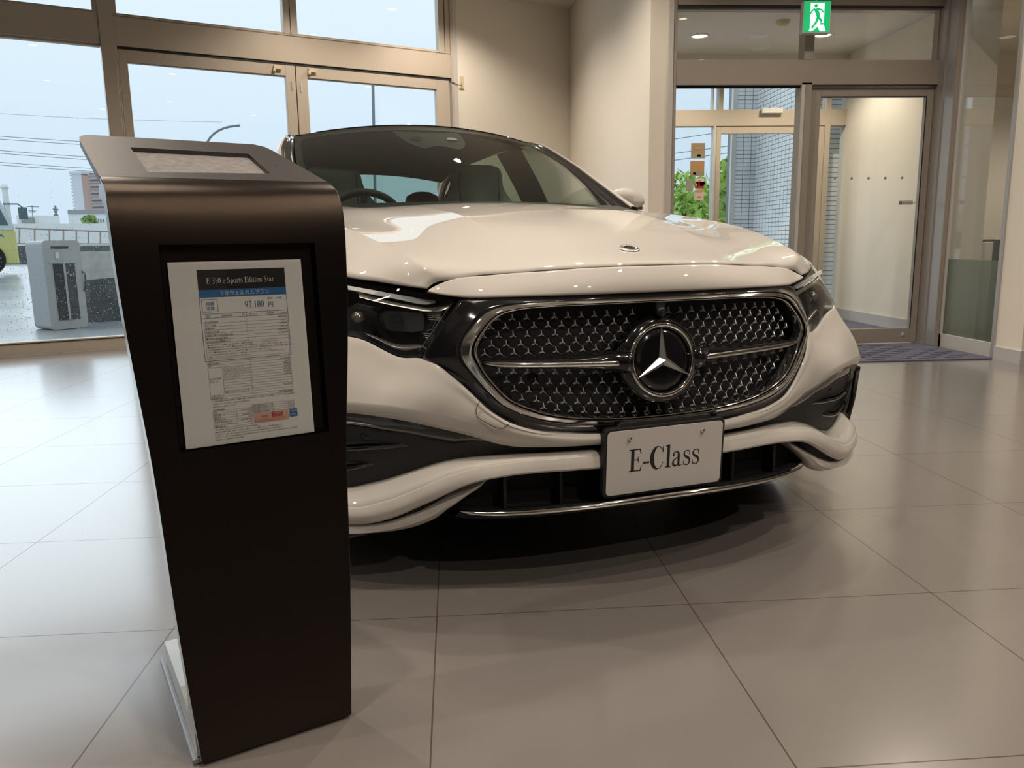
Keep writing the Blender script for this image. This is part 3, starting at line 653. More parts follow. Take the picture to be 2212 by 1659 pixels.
def stroke(P, Wd):  # 2d variable width ribbon
    Wd = np.array(Wd,float)*1.12
    P = np.array(P,float); T_2 = np.gradient(P,axis=0); T_2 /= np.linalg.norm(T_2,axis=1)[:,None]+1e-9; N_ = np.stack([-T_2[:,1],T_2[:,0]],1); Wd = np.array(Wd)[:,None]/2
    v = np.concatenate([P+N_*Wd,P-N_*Wd]); n = len(P); return [tuple(x) for x in v],[(i,i+1,n+i+1,n+i) for i in range(n-1)]
def s2(P,n=22): P = np.array(P,float); c = np.r_[0,np.cumsum(np.hypot(*np.diff(P,axis=0).T))]; return nspline(c,P,np.linspace(0,c[-1],n))
def rect(x0,y0,x1,y1): return [(x0,y0),(x1,y0),(x1,y1),(x0,y1)],[(0,1,2,3)]
def quad(*p): return list(p),[tuple(range(len(p)))]
GL = {}
GL['E'] = (.60,[rect(.09,.02,.235,.98),rect(.0,0,.56,.045),rect(.0,.955,.54,1.0),quad((.50,0),(.56,0),(.60,.26),(.575,.26)),quad((.48,1.0),(.54,1.0),(.565,.76),(.54,.76)),rect(.20,.50,.42,.535),quad((.40,.52),(.435,.66),(.455,.66),(.455,.38),(.435,.38)),quad((0,.035),(.10,.07),(.21,.07),(.21,.03)),quad((0,.965),(.10,.93),(.21,.93),(.21,.97))])
GL['-'] = (.36,[rect(.02,.30,.32,.385)])
cc = [(.585+.0*k,0) for k in range(1)]
th = np.radians(np.linspace(38,318,34)); GL['C'] = (.66,[stroke([(.33+.285*math.cos(a),.5+.505*math.sin(a)) for a in th],[.035+.135*max(0,-math.cos(a))**1.0 if math.cos(a)<0 else .03 for a in th]),rect(.555,.72,.585,1.0),rect(.565,.06,.59,.30) if False else quad((.545,.21),(.575,.30),(.590,.30),(.58,.20))])
GL['l'] = (.27,[rect(.07,.0,.20,1.03),rect(.0,0,.27,.04),quad((0,1.0),(.0,.975),(.09,.94),(.185,1.06)),quad((.02,.02),(.085,.06),(.185,.06),(.25,.02))])
GL['a'] = (.50,[rect(.29,.06,.385,.55),stroke(s2([(.075,.52),(.10,.62),(.20,.675),(.30,.64),(.337,.52)]),np.interp(np.linspace(0,1,22),[0,.15,.5,1],[.09,.05,.035,.09])),stroke(s2([(.33,.42),(.20,.36),(.09,.27),(.065,.15),(.12,.05),(.20,.03),(.31,.12)]),np.interp(np.linspace(0,1,22),[0,.3,.6,.85,1],[.03,.05,.09,.06,.03])),stroke(s2([(.335,.14),(.36,.03),(.42,.02),(.49,.06)],12),np.interp(np.linspace(0,1,12),[0,.4,1],[.09,.06,.02])),quad((.055,.47),(.12,.47),(.13,.53),(.09,.56),(.055,.53))])
GL['s'] = (.40,[stroke(s2([(.335,.60),(.26,.67),(.16,.67),(.07,.60),(.08,.47),(.20,.37),(.32,.27),(.335,.13),(.25,.02),(.14,.02),(.05,.09)],34),np.interp(np.linspace(0,1,34),[0,.15,.3,.5,.7,.9,1],[.025,.03,.06,.105,.06,.03,.025])),rect(.315,.47,.340,.68),rect(.035,.01,.06,.22)])
tx = MB(); x = 0; WORD = 'E-Class'; tot = sum(GL[c][0]+.045 for c in WORD)-.045; sc_ = .203/tot; ch_ = .0575
for c in WORD:
    wdt, parts = GL[c]
    for v2,f2 in parts:
        tx.add([PLC+pn*.0012+EX*(-.1035+(x+p[0])*sc_)+pe*(-.0255+p[1]*ch_) for p in v2],f2)
    x += wdt+.045
tx.build('plate_lettering','ink',pl)
for sx in (-1,1):
    m_ = MB(); c = PLC+EX*sx*.104+pe*.0615; m_.lathe([(0,.0035),(.0018,.0035),(.002,.006),(.0048,.0055),(.0055,.003),(.0062,.001),(.0062,0)],c+pn*.0008,pn,18); m_.build('plate_screw','chrome',pl,auto=40)

# ---- headlamps
LT = [(.488,.138,.7235),(.52,.155,.733),(.554,.180,.7395),(.585,.203,.746),(.629,.243,.753),(.674,.289,.761),(.722,.342,.769),(.765,.372,.752),(.787,.374,.728),(.797,.360,.70),(.804,.340,.672),(.797,.318,.646)]
LB = [(.572,.163,.592),(.584,.174,.5885),(.597,.184,.5875),(.612,.193,.588),(.628,.202,.592),(.645,.210,.600),(.662,.219,.610),(.678,.228,.6195),(.697,.238,.629),(.718,.250,.636),(.755,.276,.6415),(.797,.318,.646)]
lt, lb = sp(LT,60), sp(LB,60)
LI = sp(LAMPIN,14)
G = []
for k in range(14):
    t_ = k/13; row = lt*(1-t_)+lb*t_; bulge = .014*math.sin(math.pi*t_)*np.sin(np.linspace(0,math.pi,60))**.7
    off = (LI[k]-row[0])*np.linspace(1,0,60)[:,None]**3; row = row+off; row = row+np.stack([bulge*.55,-bulge,bulge*0],1); G.append(row)
lensG = np.array(G)
def lp(a,t_,d):  # a 0 inner..1 outer, t_ 0 top..1 bottom, d depth behind lens
    i = min(13,max(0,t_*13)); j = min(59,max(0,a*59)); i0,j0 = int(i),int(j); i1,j1 = min(13,i0+1),min(59,j0+1); fi,fj = i-i0,j-j0
    p = (lensG[i0,j0]*(1-fi)+lensG[i1,j0]*fi)*(1-fj)+(lensG[i0,j1]*(1-fi)+lensG[i1,j1]*fi)*fj; return p+np.array([-.35*d*min(1,a*1.3),d,0])
def vlens(u): return .138+(u-.485)*.55
for sx in (-1,1):
    s0 = (lambda p: np.array(p,float)) if sx>0 else mir
    lampo = MB(); lampo.grid(s0(lensG),flip=sx<0); lampo = lampo.build('headlamp','lens',car,smooth=True)
    tag(lampo, None)
    h = MB(); ins = lensG+np.array([0,.012,0]); bkp = lensG.copy(); bkp[...,1] += .085; bkp[...,0] -= np.linspace(0,.05,60)[None,:]
    bord = np.array([lensG[0]+np.array([0,.002,0]),bkp[0]]); h.grid(s0(bord)); h.grid(s0(np.array([lensG[-1]+np.array([0,.002,0]),bkp[-1]]))); h.grid(s0(np.array([lensG[:,0]+np.array([0,.002,0]),bkp[:,0]]))); h.grid(s0(np.array([lensG[:,-1]+np.array([-.004,.004,0]),bkp[:,-1]]))); h.grid(s0(bkp))
    h.build('lamp_housing','lamp_body',lampo)
    # upper light bar (u,w pairs from the top of the lamp), set 25 mm behind the lens
    def pt(u,w,d=.03): return s0(np.array([u,vlens(u)+d+max(0,u-.72)*.25,w]))
    barl = [(.531,.7175),(.545,.7118),(.559,.7115),(.60,.7205),(.645,.7305),(.69,.741),(.722,.748)]
    baru = [(.531,.7190),(.551,.7225),(.571,.7268),(.60,.7325),(.642,.741),(.69,.751),(.722,.7575)]
    A_ = [pt(*p,.026) for p in sp([(a_,b__,0) for a_,b__ in barl],40)[:,:2]]; Bq = [pt(*p,.030) for p in sp([(a_,b__,0) for a_,b__ in baru],40)[:,:2]]
    m_ = MB(); m_.grid([A_,Bq]); o = m_.build('light_bar','drl',lampo); solid(o,.006,0)
    # shelf under the bar (glossy brow), sweeping up at its inner end
    sh = [(.494,.714),(.505,.704),(.52,.697),(.549,.6945),(.59,.702),(.631,.711),(.68,.7245),(.700,.7305)]; sh2 = [(.497,.7195),(.508,.711),(.522,.705),(.549,.703),(.59,.710),(.631,.7185),(.68,.7315),(.700,.7375)]
    A_ = [pt(*p,.016) for p in sp([(a_,b__,0) for a_,b__ in sh],40)[:,:2]]; Bq = [pt(*p,.022) for p in sp([(a_,b__,0) for a_,b__ in sh2],40)[:,:2]]; Cq = [p+np.array([0,.05,.004]) for p in Bq]
    m_ = MB(); m_.grid([A_,Bq,Cq]); m_.build('brow_trim','lamp_trim',lampo,smooth=True)
    # projector module
    m_ = MB(); pc = [(.556,.6455),(.554,.660),(.553,.678),(.555,.690),(.565,.6945),(.60,.696),(.64,.698),(.652,.688),(.650,.668),(.645,.650),(.63,.643),(.59,.641)]
    for k in range(1):
        P0 = [pt(u,w,.034) for u,w in pc]; P1 = [pt(.602+(u-.602)*.92,.669+(w-.669)*.9,.026) for u,w in pc]; P2 = [pt(u,w,.08) for u,w in pc]; n = len(pc)
        m_.add(P1+P0+P2,[tuple(range(n))]+[(i,(i+1)%n,n+(i+1)%n,n+i) for i in range(n)]+[(n+i,n+(i+1)%n,2*n+(i+1)%n,2*n+i) for i in range(n)])
    pj = m_.build('projector','lamp_body',lampo,auto=35)
    m_ = MB(); m_.lathe([(0,.006),(.012,.0055),(.020,.003),(.025,.0),(.026,-.006)],pt(.612,.668,.026),(0,-1,0),30); m_.build('projector_lens','lens',pj,smooth=True)
    m_ = MB(); m_.lathe([(0,.008),(.008,.0065),(.0135,.002),(.016,-.004),(.017,-.012)],pt(.700,.677,.040),(0,-1,0),26); m_.build('corner_reflector','lamp_trim',lampo,smooth=True)
    m_ = MB()
    for k in range(5):
        m_.tube([pt(.552-k*.0013,.694-k*.0048,.022),pt(.523-k*.001,.6925-k*.0048,.020)],.0012,5)
        m_.tube([pt(.560-k*.002,.640-k*.0046,.022),pt(.541+k*.0015,.6405-k*.0046,.020)],.0012,5)
    m_.tube([pt(.541,.681,.02),pt(.531,.681,.02),pt(.534,.668,.02),pt(.543,.650,.02),pt(.552,.648,.02)],.0014,6)
    m_.build('side_ribs','lamp_trim',lampo)
    lo = [(.552,.6085),(.575,.6055),(.60,.600),(.625,.604),(.655,.620),(.69,.6395)]; lo2 = [(.552,.6105),(.575,.6125),(.60,.6115),(.625,.6145),(.655,.628),(.69,.6415)]
    A_ = [pt(*p,.014) for p in sp([(a_,b__,0) for a_,b__ in lo],30)[:,:2]]; Bq = [pt(*p,.03) for p in sp([(a_,b__,0) for a_,b__ in lo2],30)[:,:2]]
    m_ = MB(); m_.grid([A_,Bq]); o = m_.build('lower_trim','lamp_trim',lampo,smooth=True); solid(o,.002,0)
    m_ = MB(); m_.tube([pt(.500,.7125,.012),pt(.575,.599,.008)],.0013,6); m_.build('inner_edge','satin_chrome',lampo)
    m_ = MB(); m_.grid(s0(np.array([LI+np.array([-.012,.012,0]),LI+np.array([.001,.010,0])]))); m_.build('lamp_gasket','gasket',lampo)

# ---- windscreen
def ws_edge(t_): return np.interp(t_,[0,.04,.3,.55,.78,1],[.640,.645,.660,.658,.642,.617])
def wsp(a,t_):
    e = ws_edge(t_); return np.array([a*e, 1.33+t_*1.04+(.25-.12*t_)*a*a, 1.0+.447*t_-.034*t_*t_*0-(.004+.049*t_)*a*a+.018*math.sin(math.pi*t_)])
G = np.array([[wsp(a,t_) for a in np.linspace(-1,1,41)] for t_ in np.linspace(0,1,25)])
ws = MB(); ws.grid(G); ws = ws.build('windscreen','windscreen',car,smooth=True)
# black ceramic border
def strip(rows): m_ = MB(); [m_.grid(r_) for r_ in rows]; return m_
ina = lambda a,t_: wsp(a,t_)+np.array([0,.006,-.004])
tb = [ [ina(a,1) for a in np.linspace(-1,1,41)], [ina(a*.96,.93 if abs(a)<2 else .9) for a in np.linspace(-1,1,41)] ]
le = [[ina(-1,t_) for t_ in np.linspace(0,1,25)],[ina(-.955+(-.045+.07)*max(0,(t_-.8)/.2)**2*1.6,min(t_,.93)) for t_ in np.linspace(0,1,25)]]
m_ = strip([tb,le,[[p*np.array([-1,1,1]) for p in r_] for r_ in le],[[ina(a,0) for a in np.linspace(-1,1,41)],[ina(a,.05) for a in np.linspace(-1,1,41)]]])
# camera patch
pa = [(-.275,.93),(-.262,.84),(-.225,.72),(-.175,.655),(-.13,.625),(-.09,.645),(-.04,.665),(.03,.66),(.08,.635),(.12,.622),(.165,.65),(.225,.73),(.255,.84),(.262,.93)]
m_.build('glass_border','dash',ws)
n_ = len(pa); m_ = MB(); m_.add([ina(a,t_)+np.array([0,.004,-.001]) for a,t_ in pa],[tuple(range(n_))]); m_.build('sensor_patch','deep_black',ws)
for sx in (-1,1):
    q4 = [(sx*.19,.765),(sx*.155,.800),(sx*.115,.800),(sx*.085,.762)]
    m_ = MB(); m_.add([wsp(a,t_)+np.array([0,.003,-.002]) for a,t_ in q4],[(0,1,2,3)]); m_.build('sensor_window','dark_chrome',ws)
# ---- pillars and roof
RAIL = [(.748,1.50,1.003),(.752,1.70,1.075),(.748,1.93,1.165),(.738,2.12,1.245),(.715,2.30,1.32),(.672,2.48,1.388),(.645,2.8,1.418),(.632,3.3,1.412),(.60,3.8,1.375),(.615,4.2,1.26),(.67,4.5,1.10)]
WE = [tuple(wsp(1,t_)) for t_ in (0,.18,.36,.54,.74,1.0)]
GE = WE + [(.60,2.85,1.425),(.585,3.3,1.420),(.555,3.75,1.385),(.57,4.15,1.265),(.62,4.5,1.10)]
rail, gedge = idx(RAIL,90), idx(GE,90)
d_ = rail-gedge
pB = gedge+d_*.80
A1 = np.array([gedge+np.array([.004,0,-.012]),gedge+d_*.30+np.array([.004,-.004,.004]),gedge+d_*.45+np.array([0,0,-.010]),gedge+d_*.62+np.array([0,0,-.004]),pB])
fr_ = 50
for sx in (-1,1): m_ = MB(); m_.grid(A1[:,:fr_] if sx>0 else mir(A1[:,:fr_]),flip=sx<0); m_.build('pillar_trim','gloss_black',car,smooth=True)
rl = rail+np.array([.004,0,-.02]); top = pB+np.array([0,-.003,.006])
wp = loft([pB,top,rail,rl],8); A2 = np.array([gedge,gedge+d_*.4+np.array([0,0,.006]),pB])[:,fr_-1:]
for sx in (-1,1): m_ = MB(); m_.grid(wp if sx>0 else mir(wp),flip=sx<0); m_.grid(A2 if sx>0 else mir(A2),flip=sx<0); m_.build('roof_rail','paint',car,smooth=True)
rc = [sp([tuple(wsp(a,1.0)),tuple(wsp(a,1.0)*np.array([.99,1,1])+np.array([0,.12,.010])),(a*.60,2.9,1.468-.048*a*a),(a*.585,3.35,1.466-.048*a*a),(a*.56,3.8,1.425-.05*a*a),(a*.545,4.02,1.375-.05*a*a)],50) for a in np.linspace(-1,1,13)]
m_ = MB(); m_.grid(loft(rc,40)); o = m_.build('roof','gloss_black',car,smooth=True); solid(o,.006,0)
hl = np.array(rc)-np.array([0,-.02,.03]); m_ = MB(); m_.grid(hl); m_.build('headliner','headlining',car)
rw = [[(a*.545,4.04+.0*a,1.37-.05*a*a) for a in np.linspace(-1,1,15)],[(a*.57,4.32,1.24-.045*a*a) for a in np.linspace(-1,1,15)],[(a*.60,4.56,1.105-.03*a*a) for a in np.linspace(-1,1,15)]]
m_ = MB(); m_.grid(rw); m_.build('rear_window','sideglass',car,smooth=True)
# side windows with B pillar
belt = sp([(.800,1.62,1.005),(.808,2.2,1.0),(.81,2.8,1.0),(.80,3.4,1.01),(.775,3.95,1.03)],60); rr_ = rail[int(90*.16):int(90*.86)]; rr_ = lin(rr_,60)+np.array([.002,0,-.022])
for sx in (-1,1):
    s0 = (lambda p: np.array(p,float)) if sx>0 else mir
    def sg(i0,i1,name,mat):
        m_ = MB(); m_.grid(s0(np.array([belt[i0:i1],(belt[i0:i1]+rr_[i0:i1])/2+np.array([.008,0,0]),rr_[i0:i1]])),flip=sx<0); return m_.build(name,mat,car,smooth=True)
    sg(0,25,'side_window','sideglass'); sg(24,35,'door_pillar','headlining'); sg(34,54,'side_window','sideglass'); sg(53,60,'door_pillar','gloss_black')
    bl2 = sp([(sx*.757,1.40,.950),(sx*.80,1.62,.975),(sx*.815,2.2,.985),(sx*.818,3.0,.99),(sx*.79,3.9,1.02)],50); m_ = MB(); m_.tube(bl2,.022,10); m_.build('window_sill','paint',car,smooth=True)
    # door mirror
    mc = np.array([sx*.835,1.75,1.052]); q_ = MB(); n1_,n2_ = 14,20
    GG = []
    for i in range(n1_+1):
        ph = math.pi*i/n1_-math.pi/2; row = []
        for j in range(n2_+1):
            a_ = 2*math.pi*j/n2_; ex_,ez_ = math.cos(a_),math.sin(a_); r_ = math.cos(ph)**.75
            row.append(mc+np.array([sx*(ex_*r_*.088),math.sin(ph)*(.055 if math.sin(ph)<0 else .035),ez_*r_*(.052 if ez_>0 else .040)+ .012*ex_*(-1)]))
        GG.append(row)
    q_.grid(GG); mr = q_.build('door_mirror','paint',car,smooth=True)
    q_ = MB(); q_.tube([mc+np.array([-sx*.06,.0,-.035]),mc+np.array([sx*.0,-.002,-.044]),mc+np.array([sx*.078,.0,-.040])],.009,8); q_.tube([(sx*.78,1.80,.97),(sx*.80,1.78,.99),mc+np.array([-sx*.04,0,-.03])],.018,8); q_.build('mirror_foot','gloss_black',mr,smooth=True)
# cowl
m_ = MB(); m_.grid(np.array([[wsp(a,0)+np.array([0,-.01,-.02]) for a in np.linspace(-1.12,1.12,21)],[(a*.72,1.40-.0*abs(a),.965) for a in np.linspace(-1,1,21)]])); m_.build('cowl','matte_black',car)
# ---- wheels
tyre = MB(); tyre.lathe([(.22,.11),(.235,.125),(.30,.128),(.335,.105),(.345,.06),(.347,0),(.345,-.06),(.335,-.105),(.30,-.128),(.235,-.125),(.22,-.11)],(0,0,0),(1,0,0),64)
for (sx,vv) in ((-1,.875),(1,.875),(-1,3.835),(1,3.835)):
    w_o = MB(); w_o.v=list(tyre.v); w_o.f=list(tyre.f); w_o.m=list(tyre.m); wo = w_o.build('wheel','rubber',car,smooth=True); wo.location = (sx*.80,vv,.347)
    r_ = MB(); r_.lathe([(.225,-.10),(.225,.10*1),(.215,.112),(.205,.10),(.20,.0)],(0,0,0),(sx,0,0),48); r_.lathe([(0,.085),(.04,.085),(.05,.07)],(0,0,0),(sx,0,0),24)
    for k in range(10):
        a_ = 2*math.pi*k/10; d1 = np.array([0,math.cos(a_),math.sin(a_)]); d2 = np.array([0,-math.sin(a_),math.cos(a_)]); ex_ = np.array([sx,0,0])
        r_.obox(d1*.03-d2*.016+ex_*.055,d1*.18,d2*.032,ex_*.025)
    r_.build('rim','dark_chrome',wo)
    if vv < 1 or True:
        l_ = MB(); aa = np.linspace(-.12*math.pi,1.12*math.pi,30); l_.grid([[(sx*.55,vv+.385*math.cos(x),.335+.385*math.sin(x)) for x in aa],[(sx*.93,vv+.385*math.cos(x),.335+.385*math.sin(x)) for x in aa]]); l_.build('wheel_liner','deep_black',car)
# ---- interior
m_ = MB(); m_.grid([[(a,1.36,.985) for a in np.linspace(-.66,.66,9)],[(a,1.62,1.018) for a in np.linspace(-.70,.70,9)],[(a,1.90,1.012) for a in np.linspace(-.72,.72,9)],[(a,1.98,.93) for a in np.linspace(-.72,.72,9)],[(a,1.99,.6) for a in np.linspace(-.72,.72,9)]]); m_.build('dashboard','dash',car,smooth=True)
def seat(cx,vv,top,wd2,name='front_seat'):
    q_ = MB()
    prof = [(.0,.50),(-.0,.62),(.03,.85),(.08,1.05),(.10,1.12),(.10,1.18),(.09,top-.02),(.12,top)]
    hw = [wd2,wd2,wd2*1.02,wd2*.93,wd2*.72,wd2*.60,wd2*.52,wd2*.36]
    Gf = []; Gb = []
    for (dv,z),h in zip(prof,hw):
        Gf.append([(cx+h*math.sin(a_),vv+dv-.05*math.cos(a_)**.5*1.0 if abs(a_)<1.57 else vv+dv,z) for a_ in np.linspace(-1.55,1.55,15)]); Gb.append([(cx+h*math.sin(a_),vv+dv+.07*math.cos(a_)**.5,z) for a_ in np.linspace(-1.55,1.55,15)])
    f = loft([np.array([g[k] for g in Gf]) for k in range(15)],29); bq = loft([np.array([g[k] for g in Gb]) for k in range(15)],29)
    f = sp_rows(f); bq = sp_rows(bq); q_.grid(f); q_.grid(bq,flip=True); q_.box(cx-wd2,cx+wd2,vv-.5,vv+.05,.35,.55)
    o = q_.build(name,'seat',car,smooth=True)
    q2 = MB()
    for dx in (-.45,.45):
        q2.tube([ (cx+dx*wd2, vv+d-.048, z) for d,z in ((.01,.7),(.035,.86),(.082,1.05),(.10,1.16),(.09,top-.04))],.003,5)
    q2.build('seat_seam','dash',o)
    return o
def sp_rows(G): return np.array([sp(r_,30) for r_ in G])
seat(-.42,2.55,1.262,.25); seat(.37,2.55,1.285,.25)
for cx in (-.42,.24,.42)[1:2]: 
    q_ = MB(); q_.lathe([(0,.0),(.06,.005),(.10,.03),(.115,.08),(.10,.13),(.05,.155),(0,.16)],(cx,3.4,1.03),(0,0,1),24); q_.build('rear_headrest','dash',car,smooth=True)
q_ = MB(); q_.box(-.62,.62,3.45,3.6,.5,1.02); q_.box(-.62,.62,3.6,4.5,.98,1.03); q_.build('rear_bench','dash',car,bev=.03)
q_ = MB(); wc = np.array([-.40,1.93,.925]); n_w = np.array([0,.90,.42]); n_w /= np.linalg.norm(n_w); ew = np.cross(n_w,EX); q_.tube([wc+EX*.183*math.cos(x)+ew*.175*math.sin(x) for x in np.linspace(0,2*math.pi,61)[:-1]],.0165,12,closed=True)
sw = q_.build('steering_wheel','dash',car,smooth=True)
q_ = MB(); q_.lathe([(0,-.03),(.06,-.025),(.07,.0),(.05,.04)],wc,n_w,20)
for a_ in (0,180,270): a_ = math.radians(a_); q_.tube([wc,wc+EX*.175*math.cos(a_)+ew*.17*math.sin(a_)],.014,8)
q_.build('wheel_hub','dash',sw,smooth=True)
# ================================================================== PRICE DISPLAY STAND
KO = np.array([-.281,-.411,0]); KY = .4712
kiosk = empty('display_stand', tuple(KO), KY)
tag(kiosk, 'tall black display stand with a curved top and a tablet, in front of the car', 'display stand')
# front profile: (y, z, xl, xr)
PR = [(-.036,.006,-.1285,.1295),(-.030,.13,-.137,.1375),(-.019,.32,-.1475,.149),(-.008,.52,-.1565,.158),(.001,.68,-.1690,.1725),(.008,.80,-.1765,.180),(.0125,.86,-.1785,.1825),(.0175,.90,-.1790,.1835),(.0265,.932,-.1795,.1825),(.040,.952,-.1805,.1795),(.055,.962,-.182,.1755),(.066,.9665,-.1825,.173)]
PR = sp(PR, 60)
kf = []   # open hole for the sheet frame: build the skin in columns around it
hz0,hz1,hx0,hx1 = .535,.861,-.116,.129
def kx(x_, row): return row
def col(fr): return np.array([[r_[2]*(1-fr)+r_[3]*fr, r_[0], r_[1]] for r_ in PR])
def rows_between(z0,z1): return [r_ for r_ in PR if z0-1e-6 <= r_[1] <= z1+1e-6]
def prof_at(z): k = np.array([np.interp(z,PR[:,1],PR[:,j]) for j in (0,2,3)]); return k  # y, xl, xr
zs_low = [z for z in PR[:,1] if z < hz0]+[hz0]; zs_mid = [hz0]+[z for z in PR[:,1] if hz0<z<hz1]+[hz1]; zs_top = [hz1]+[z for z in PR[:,1] if z > hz1]
m_ = MB()
def kgrid(zs,xa,xb,n=4): m_.grid([[(xa(z)+(xb(z)-xa(z))*k/n, prof_at(z)[0], z) for k in range(n+1)] for z in zs])
xl = lambda z: prof_at(z)[1]; xr = lambda z: prof_at(z)[2]
kgrid(zs_low,xl,xr); kgrid(zs_top,xl,xr); kgrid(zs_mid,xl,lambda z:hx0); kgrid(zs_mid,lambda z:hx1,xr)
fd = .016
for z0,z1,xa,xb in ((hz0,hz1,hx0,hx0),(hz0,hz1,hx1,hx1)):
    m_.grid([[(xa,prof_at(z)[0],z) for z in (z0,z1)],[(xa+(.004 if xa<0 else -.004),prof_at(z)[0]+fd,z) for z in (z0,z1)]])
m_.grid([[(hx0,prof_at(hz1)[0],hz1),(hx1,prof_at(hz1)[0],hz1)],[(hx0+.004,prof_at(hz1)[0]+fd,hz1-.006),(hx1-.004,prof_at(hz1)[0]+fd,hz1-.006)]])
m_.add([(hx0,prof_at(hz0)[0]+fd,hz0),(hx1,prof_at(hz0)[0]+fd,hz0),(hx1,prof_at(hz1)[0]+fd,hz1),(hx0,prof_at(hz1)[0]+fd,hz1)],[(0,1,2,3)])
m_.build('front_panel','kiosk',kiosk,auto=30)
# silver back shell and side edges
bk_ = MB()
def off(r_,d): return np.array([0,d,-d*.15 if r_[1]>.93 else 0])
L_ = np.array([[r_[2]-.001,r_[0],r_[1]] for r_ in PR]); R_2 = np.array([[r_[3]+.001,r_[0],r_[1]] for r_ in PR])
dd = np.interp(PR[:,1],[0,.5,.9,.966],[.030,.030,.034,.030])
Lb = L_+np.stack([dd*0-.001,dd,-dd*np.interp(PR[:,1],[.9,.966],[0,1.0])],1); Rb = R_2+np.stack([dd*0+.001,dd,-dd*np.interp(PR[:,1],[.9,.966],[0,1.0])],1)
bk_.grid([L_,Lb]); bk_.grid([Rb,R_2]); bk_.grid([Lb,Rb])
bk_.build('back_shell','kiosk_side',kiosk,auto=40)
# sloping top with tablet opening
def topz(y): return .9655+(y-.063)*.386
TP = [(-.1835,.063),(.174,.063)]
arc = [(.150,.165),(.137,.215),(.131,.243),(.122,.268),(.104,.283)]
bl = [(-.170,.292),(-.184,.289),(-.192,.280),(-.1935,.262)]
outl = TP+arc+bl
tabp = [(-.112,.090),(.086,.102),(.078,.217),(-.119,.226)]
m_ = MB(); n = len(outl)
ov = [(x,y,topz(y)) for x,y in outl]; tv = [(x,y,topz(y)) for x,y in tabp]; tin = [(x*.99,y,topz(y)-.010) for x,y in tabp]; ub = [(x,y,topz(y)-.012) for x,y in outl]
m_.add(ov+tv+tin+ub,[(0,1,n+1,n+0),(1,2,3,4,n+2,n+1),(4,5,6,7,n+3,n+2),(7,8,9,10,n+3) if False else (7,8,9,10,n+3),(10,0,n+0,n+3)]+[(n+k,n+(k+1)%4,n+4+(k+1)%4,n+4+k) for k in range(4)]+[(k,(k+1)%n,n+8+(k+1)%n,n+8+k) for k in range(n)])
top = m_.build('top_panel','kiosk_top',kiosk)
m_ = MB(); m_.add(ub,[tuple(range(n))[::-1]]); m_.add([(-.178,.07,.955),(-.19,.27,1.03),(-.176,.25,.985),(-.165,.08,.90)],[(0,1,2,3)]); m_.build('top_underside','kiosk_side',kiosk)
m_ = MB(); m_.add([(x,y,topz(y)-.0075) for x,y in tabp],[(0,1,2,3)]); scr = m_.build('tablet_screen','screen',kiosk)
m_ = MB(); m_.lathe([(0,.0006),(.0012,.0006),(.0014,0)],(.108,.150,topz(.150)),(0,-.36,.93),12); m_.build('pin_hole','gasket',top)
# base
m_ = MB(); m_.box(-.142,.124,-.024,.375,.0,.010); m_.build('base_plate','kiosk_base',kiosk,bev=.003)
m_ = MB(); 
bp_ = [(-.02,.012),(.335,.012),(.335,.060),(.13,.064),(.09,.060),(.070,.052),(.055,.056),(.040,.075),(.030,.13),(.020,.20),(-.01,.20)]
m_.prism([(y,z) for y,z in bp_],(-.134,0,0),(0,1,0),(0,0,1),(.264,0,0)); m_.build('foot_cover','kiosk_side',kiosk)
m_ = MB(); m_.box(-.06,.06,.05,.075,.06,.90); m_.build('back_spine','kiosk_side',kiosk)
# ---- price sheet in its slot
PSC = np.array([.0,0,.685]); pit = .0774
sheet = empty('price_sheet', tuple(KO), KY); tag(sheet,'printed price sheet in Japanese under clear plastic, set in the front of the black stand','price sheet')
def SP(x,y,d=0.0):  # sheet coordinates in mm from the top left corner -> stand frame
    X = -.105+x/1000; Zl = .1485-y/1000; return (X+.0005, prof_at(.70)[0]+.0095+Zl*.062-d, .685+Zl)
m_ = MB(); m_.add([SP(0,0),SP(210,0),SP(210,297),SP(0,297)]+[SP(0,0,-.001),SP(210,0,-.001),SP(210,297,-.001),SP(0,297,-.001)],[(0,3,2,1),(4,5,6,7),(0,1,5,4),(1,2,6,5),(2,3,7,6),(3,0,4,7)]); m_.build('sheet_paper','paper',sheet)
def srect(mb,x0,y0,x1,y1,d=.0004): mb.add([SP(x0,y0,d),SP(x1,y0,d),SP(x1,y1,d),SP(x0,y1,d)],[(0,1,2,3)])
def sline(mb,x0,y0,x1,y1,w=.35,d=.0005):
    if abs(y1-y0)<1e-6: srect(mb,x0,y0-w/2,x1,y0+w/2,d)
    else: srect(mb,x0-w/2,y0,x0+w/2,y1,d)
def stext(mb,body,x,y,size,d=.0007,align='LEFT',xs=1.,bold=0.): # y = baseline from the top
    v,f = text_mesh(body,size,0,align,xs,bold); mb.add([SP(x+a,y-b_,d) for a,b_ in v],f)
m_ = MB(); srect(m_,42,13,181,45); m_.build('title_band','print_dark',sheet)
m_ = MB(); srect(m_,42,45,181,57); m_.build('plan_band','print_blue',sheet)
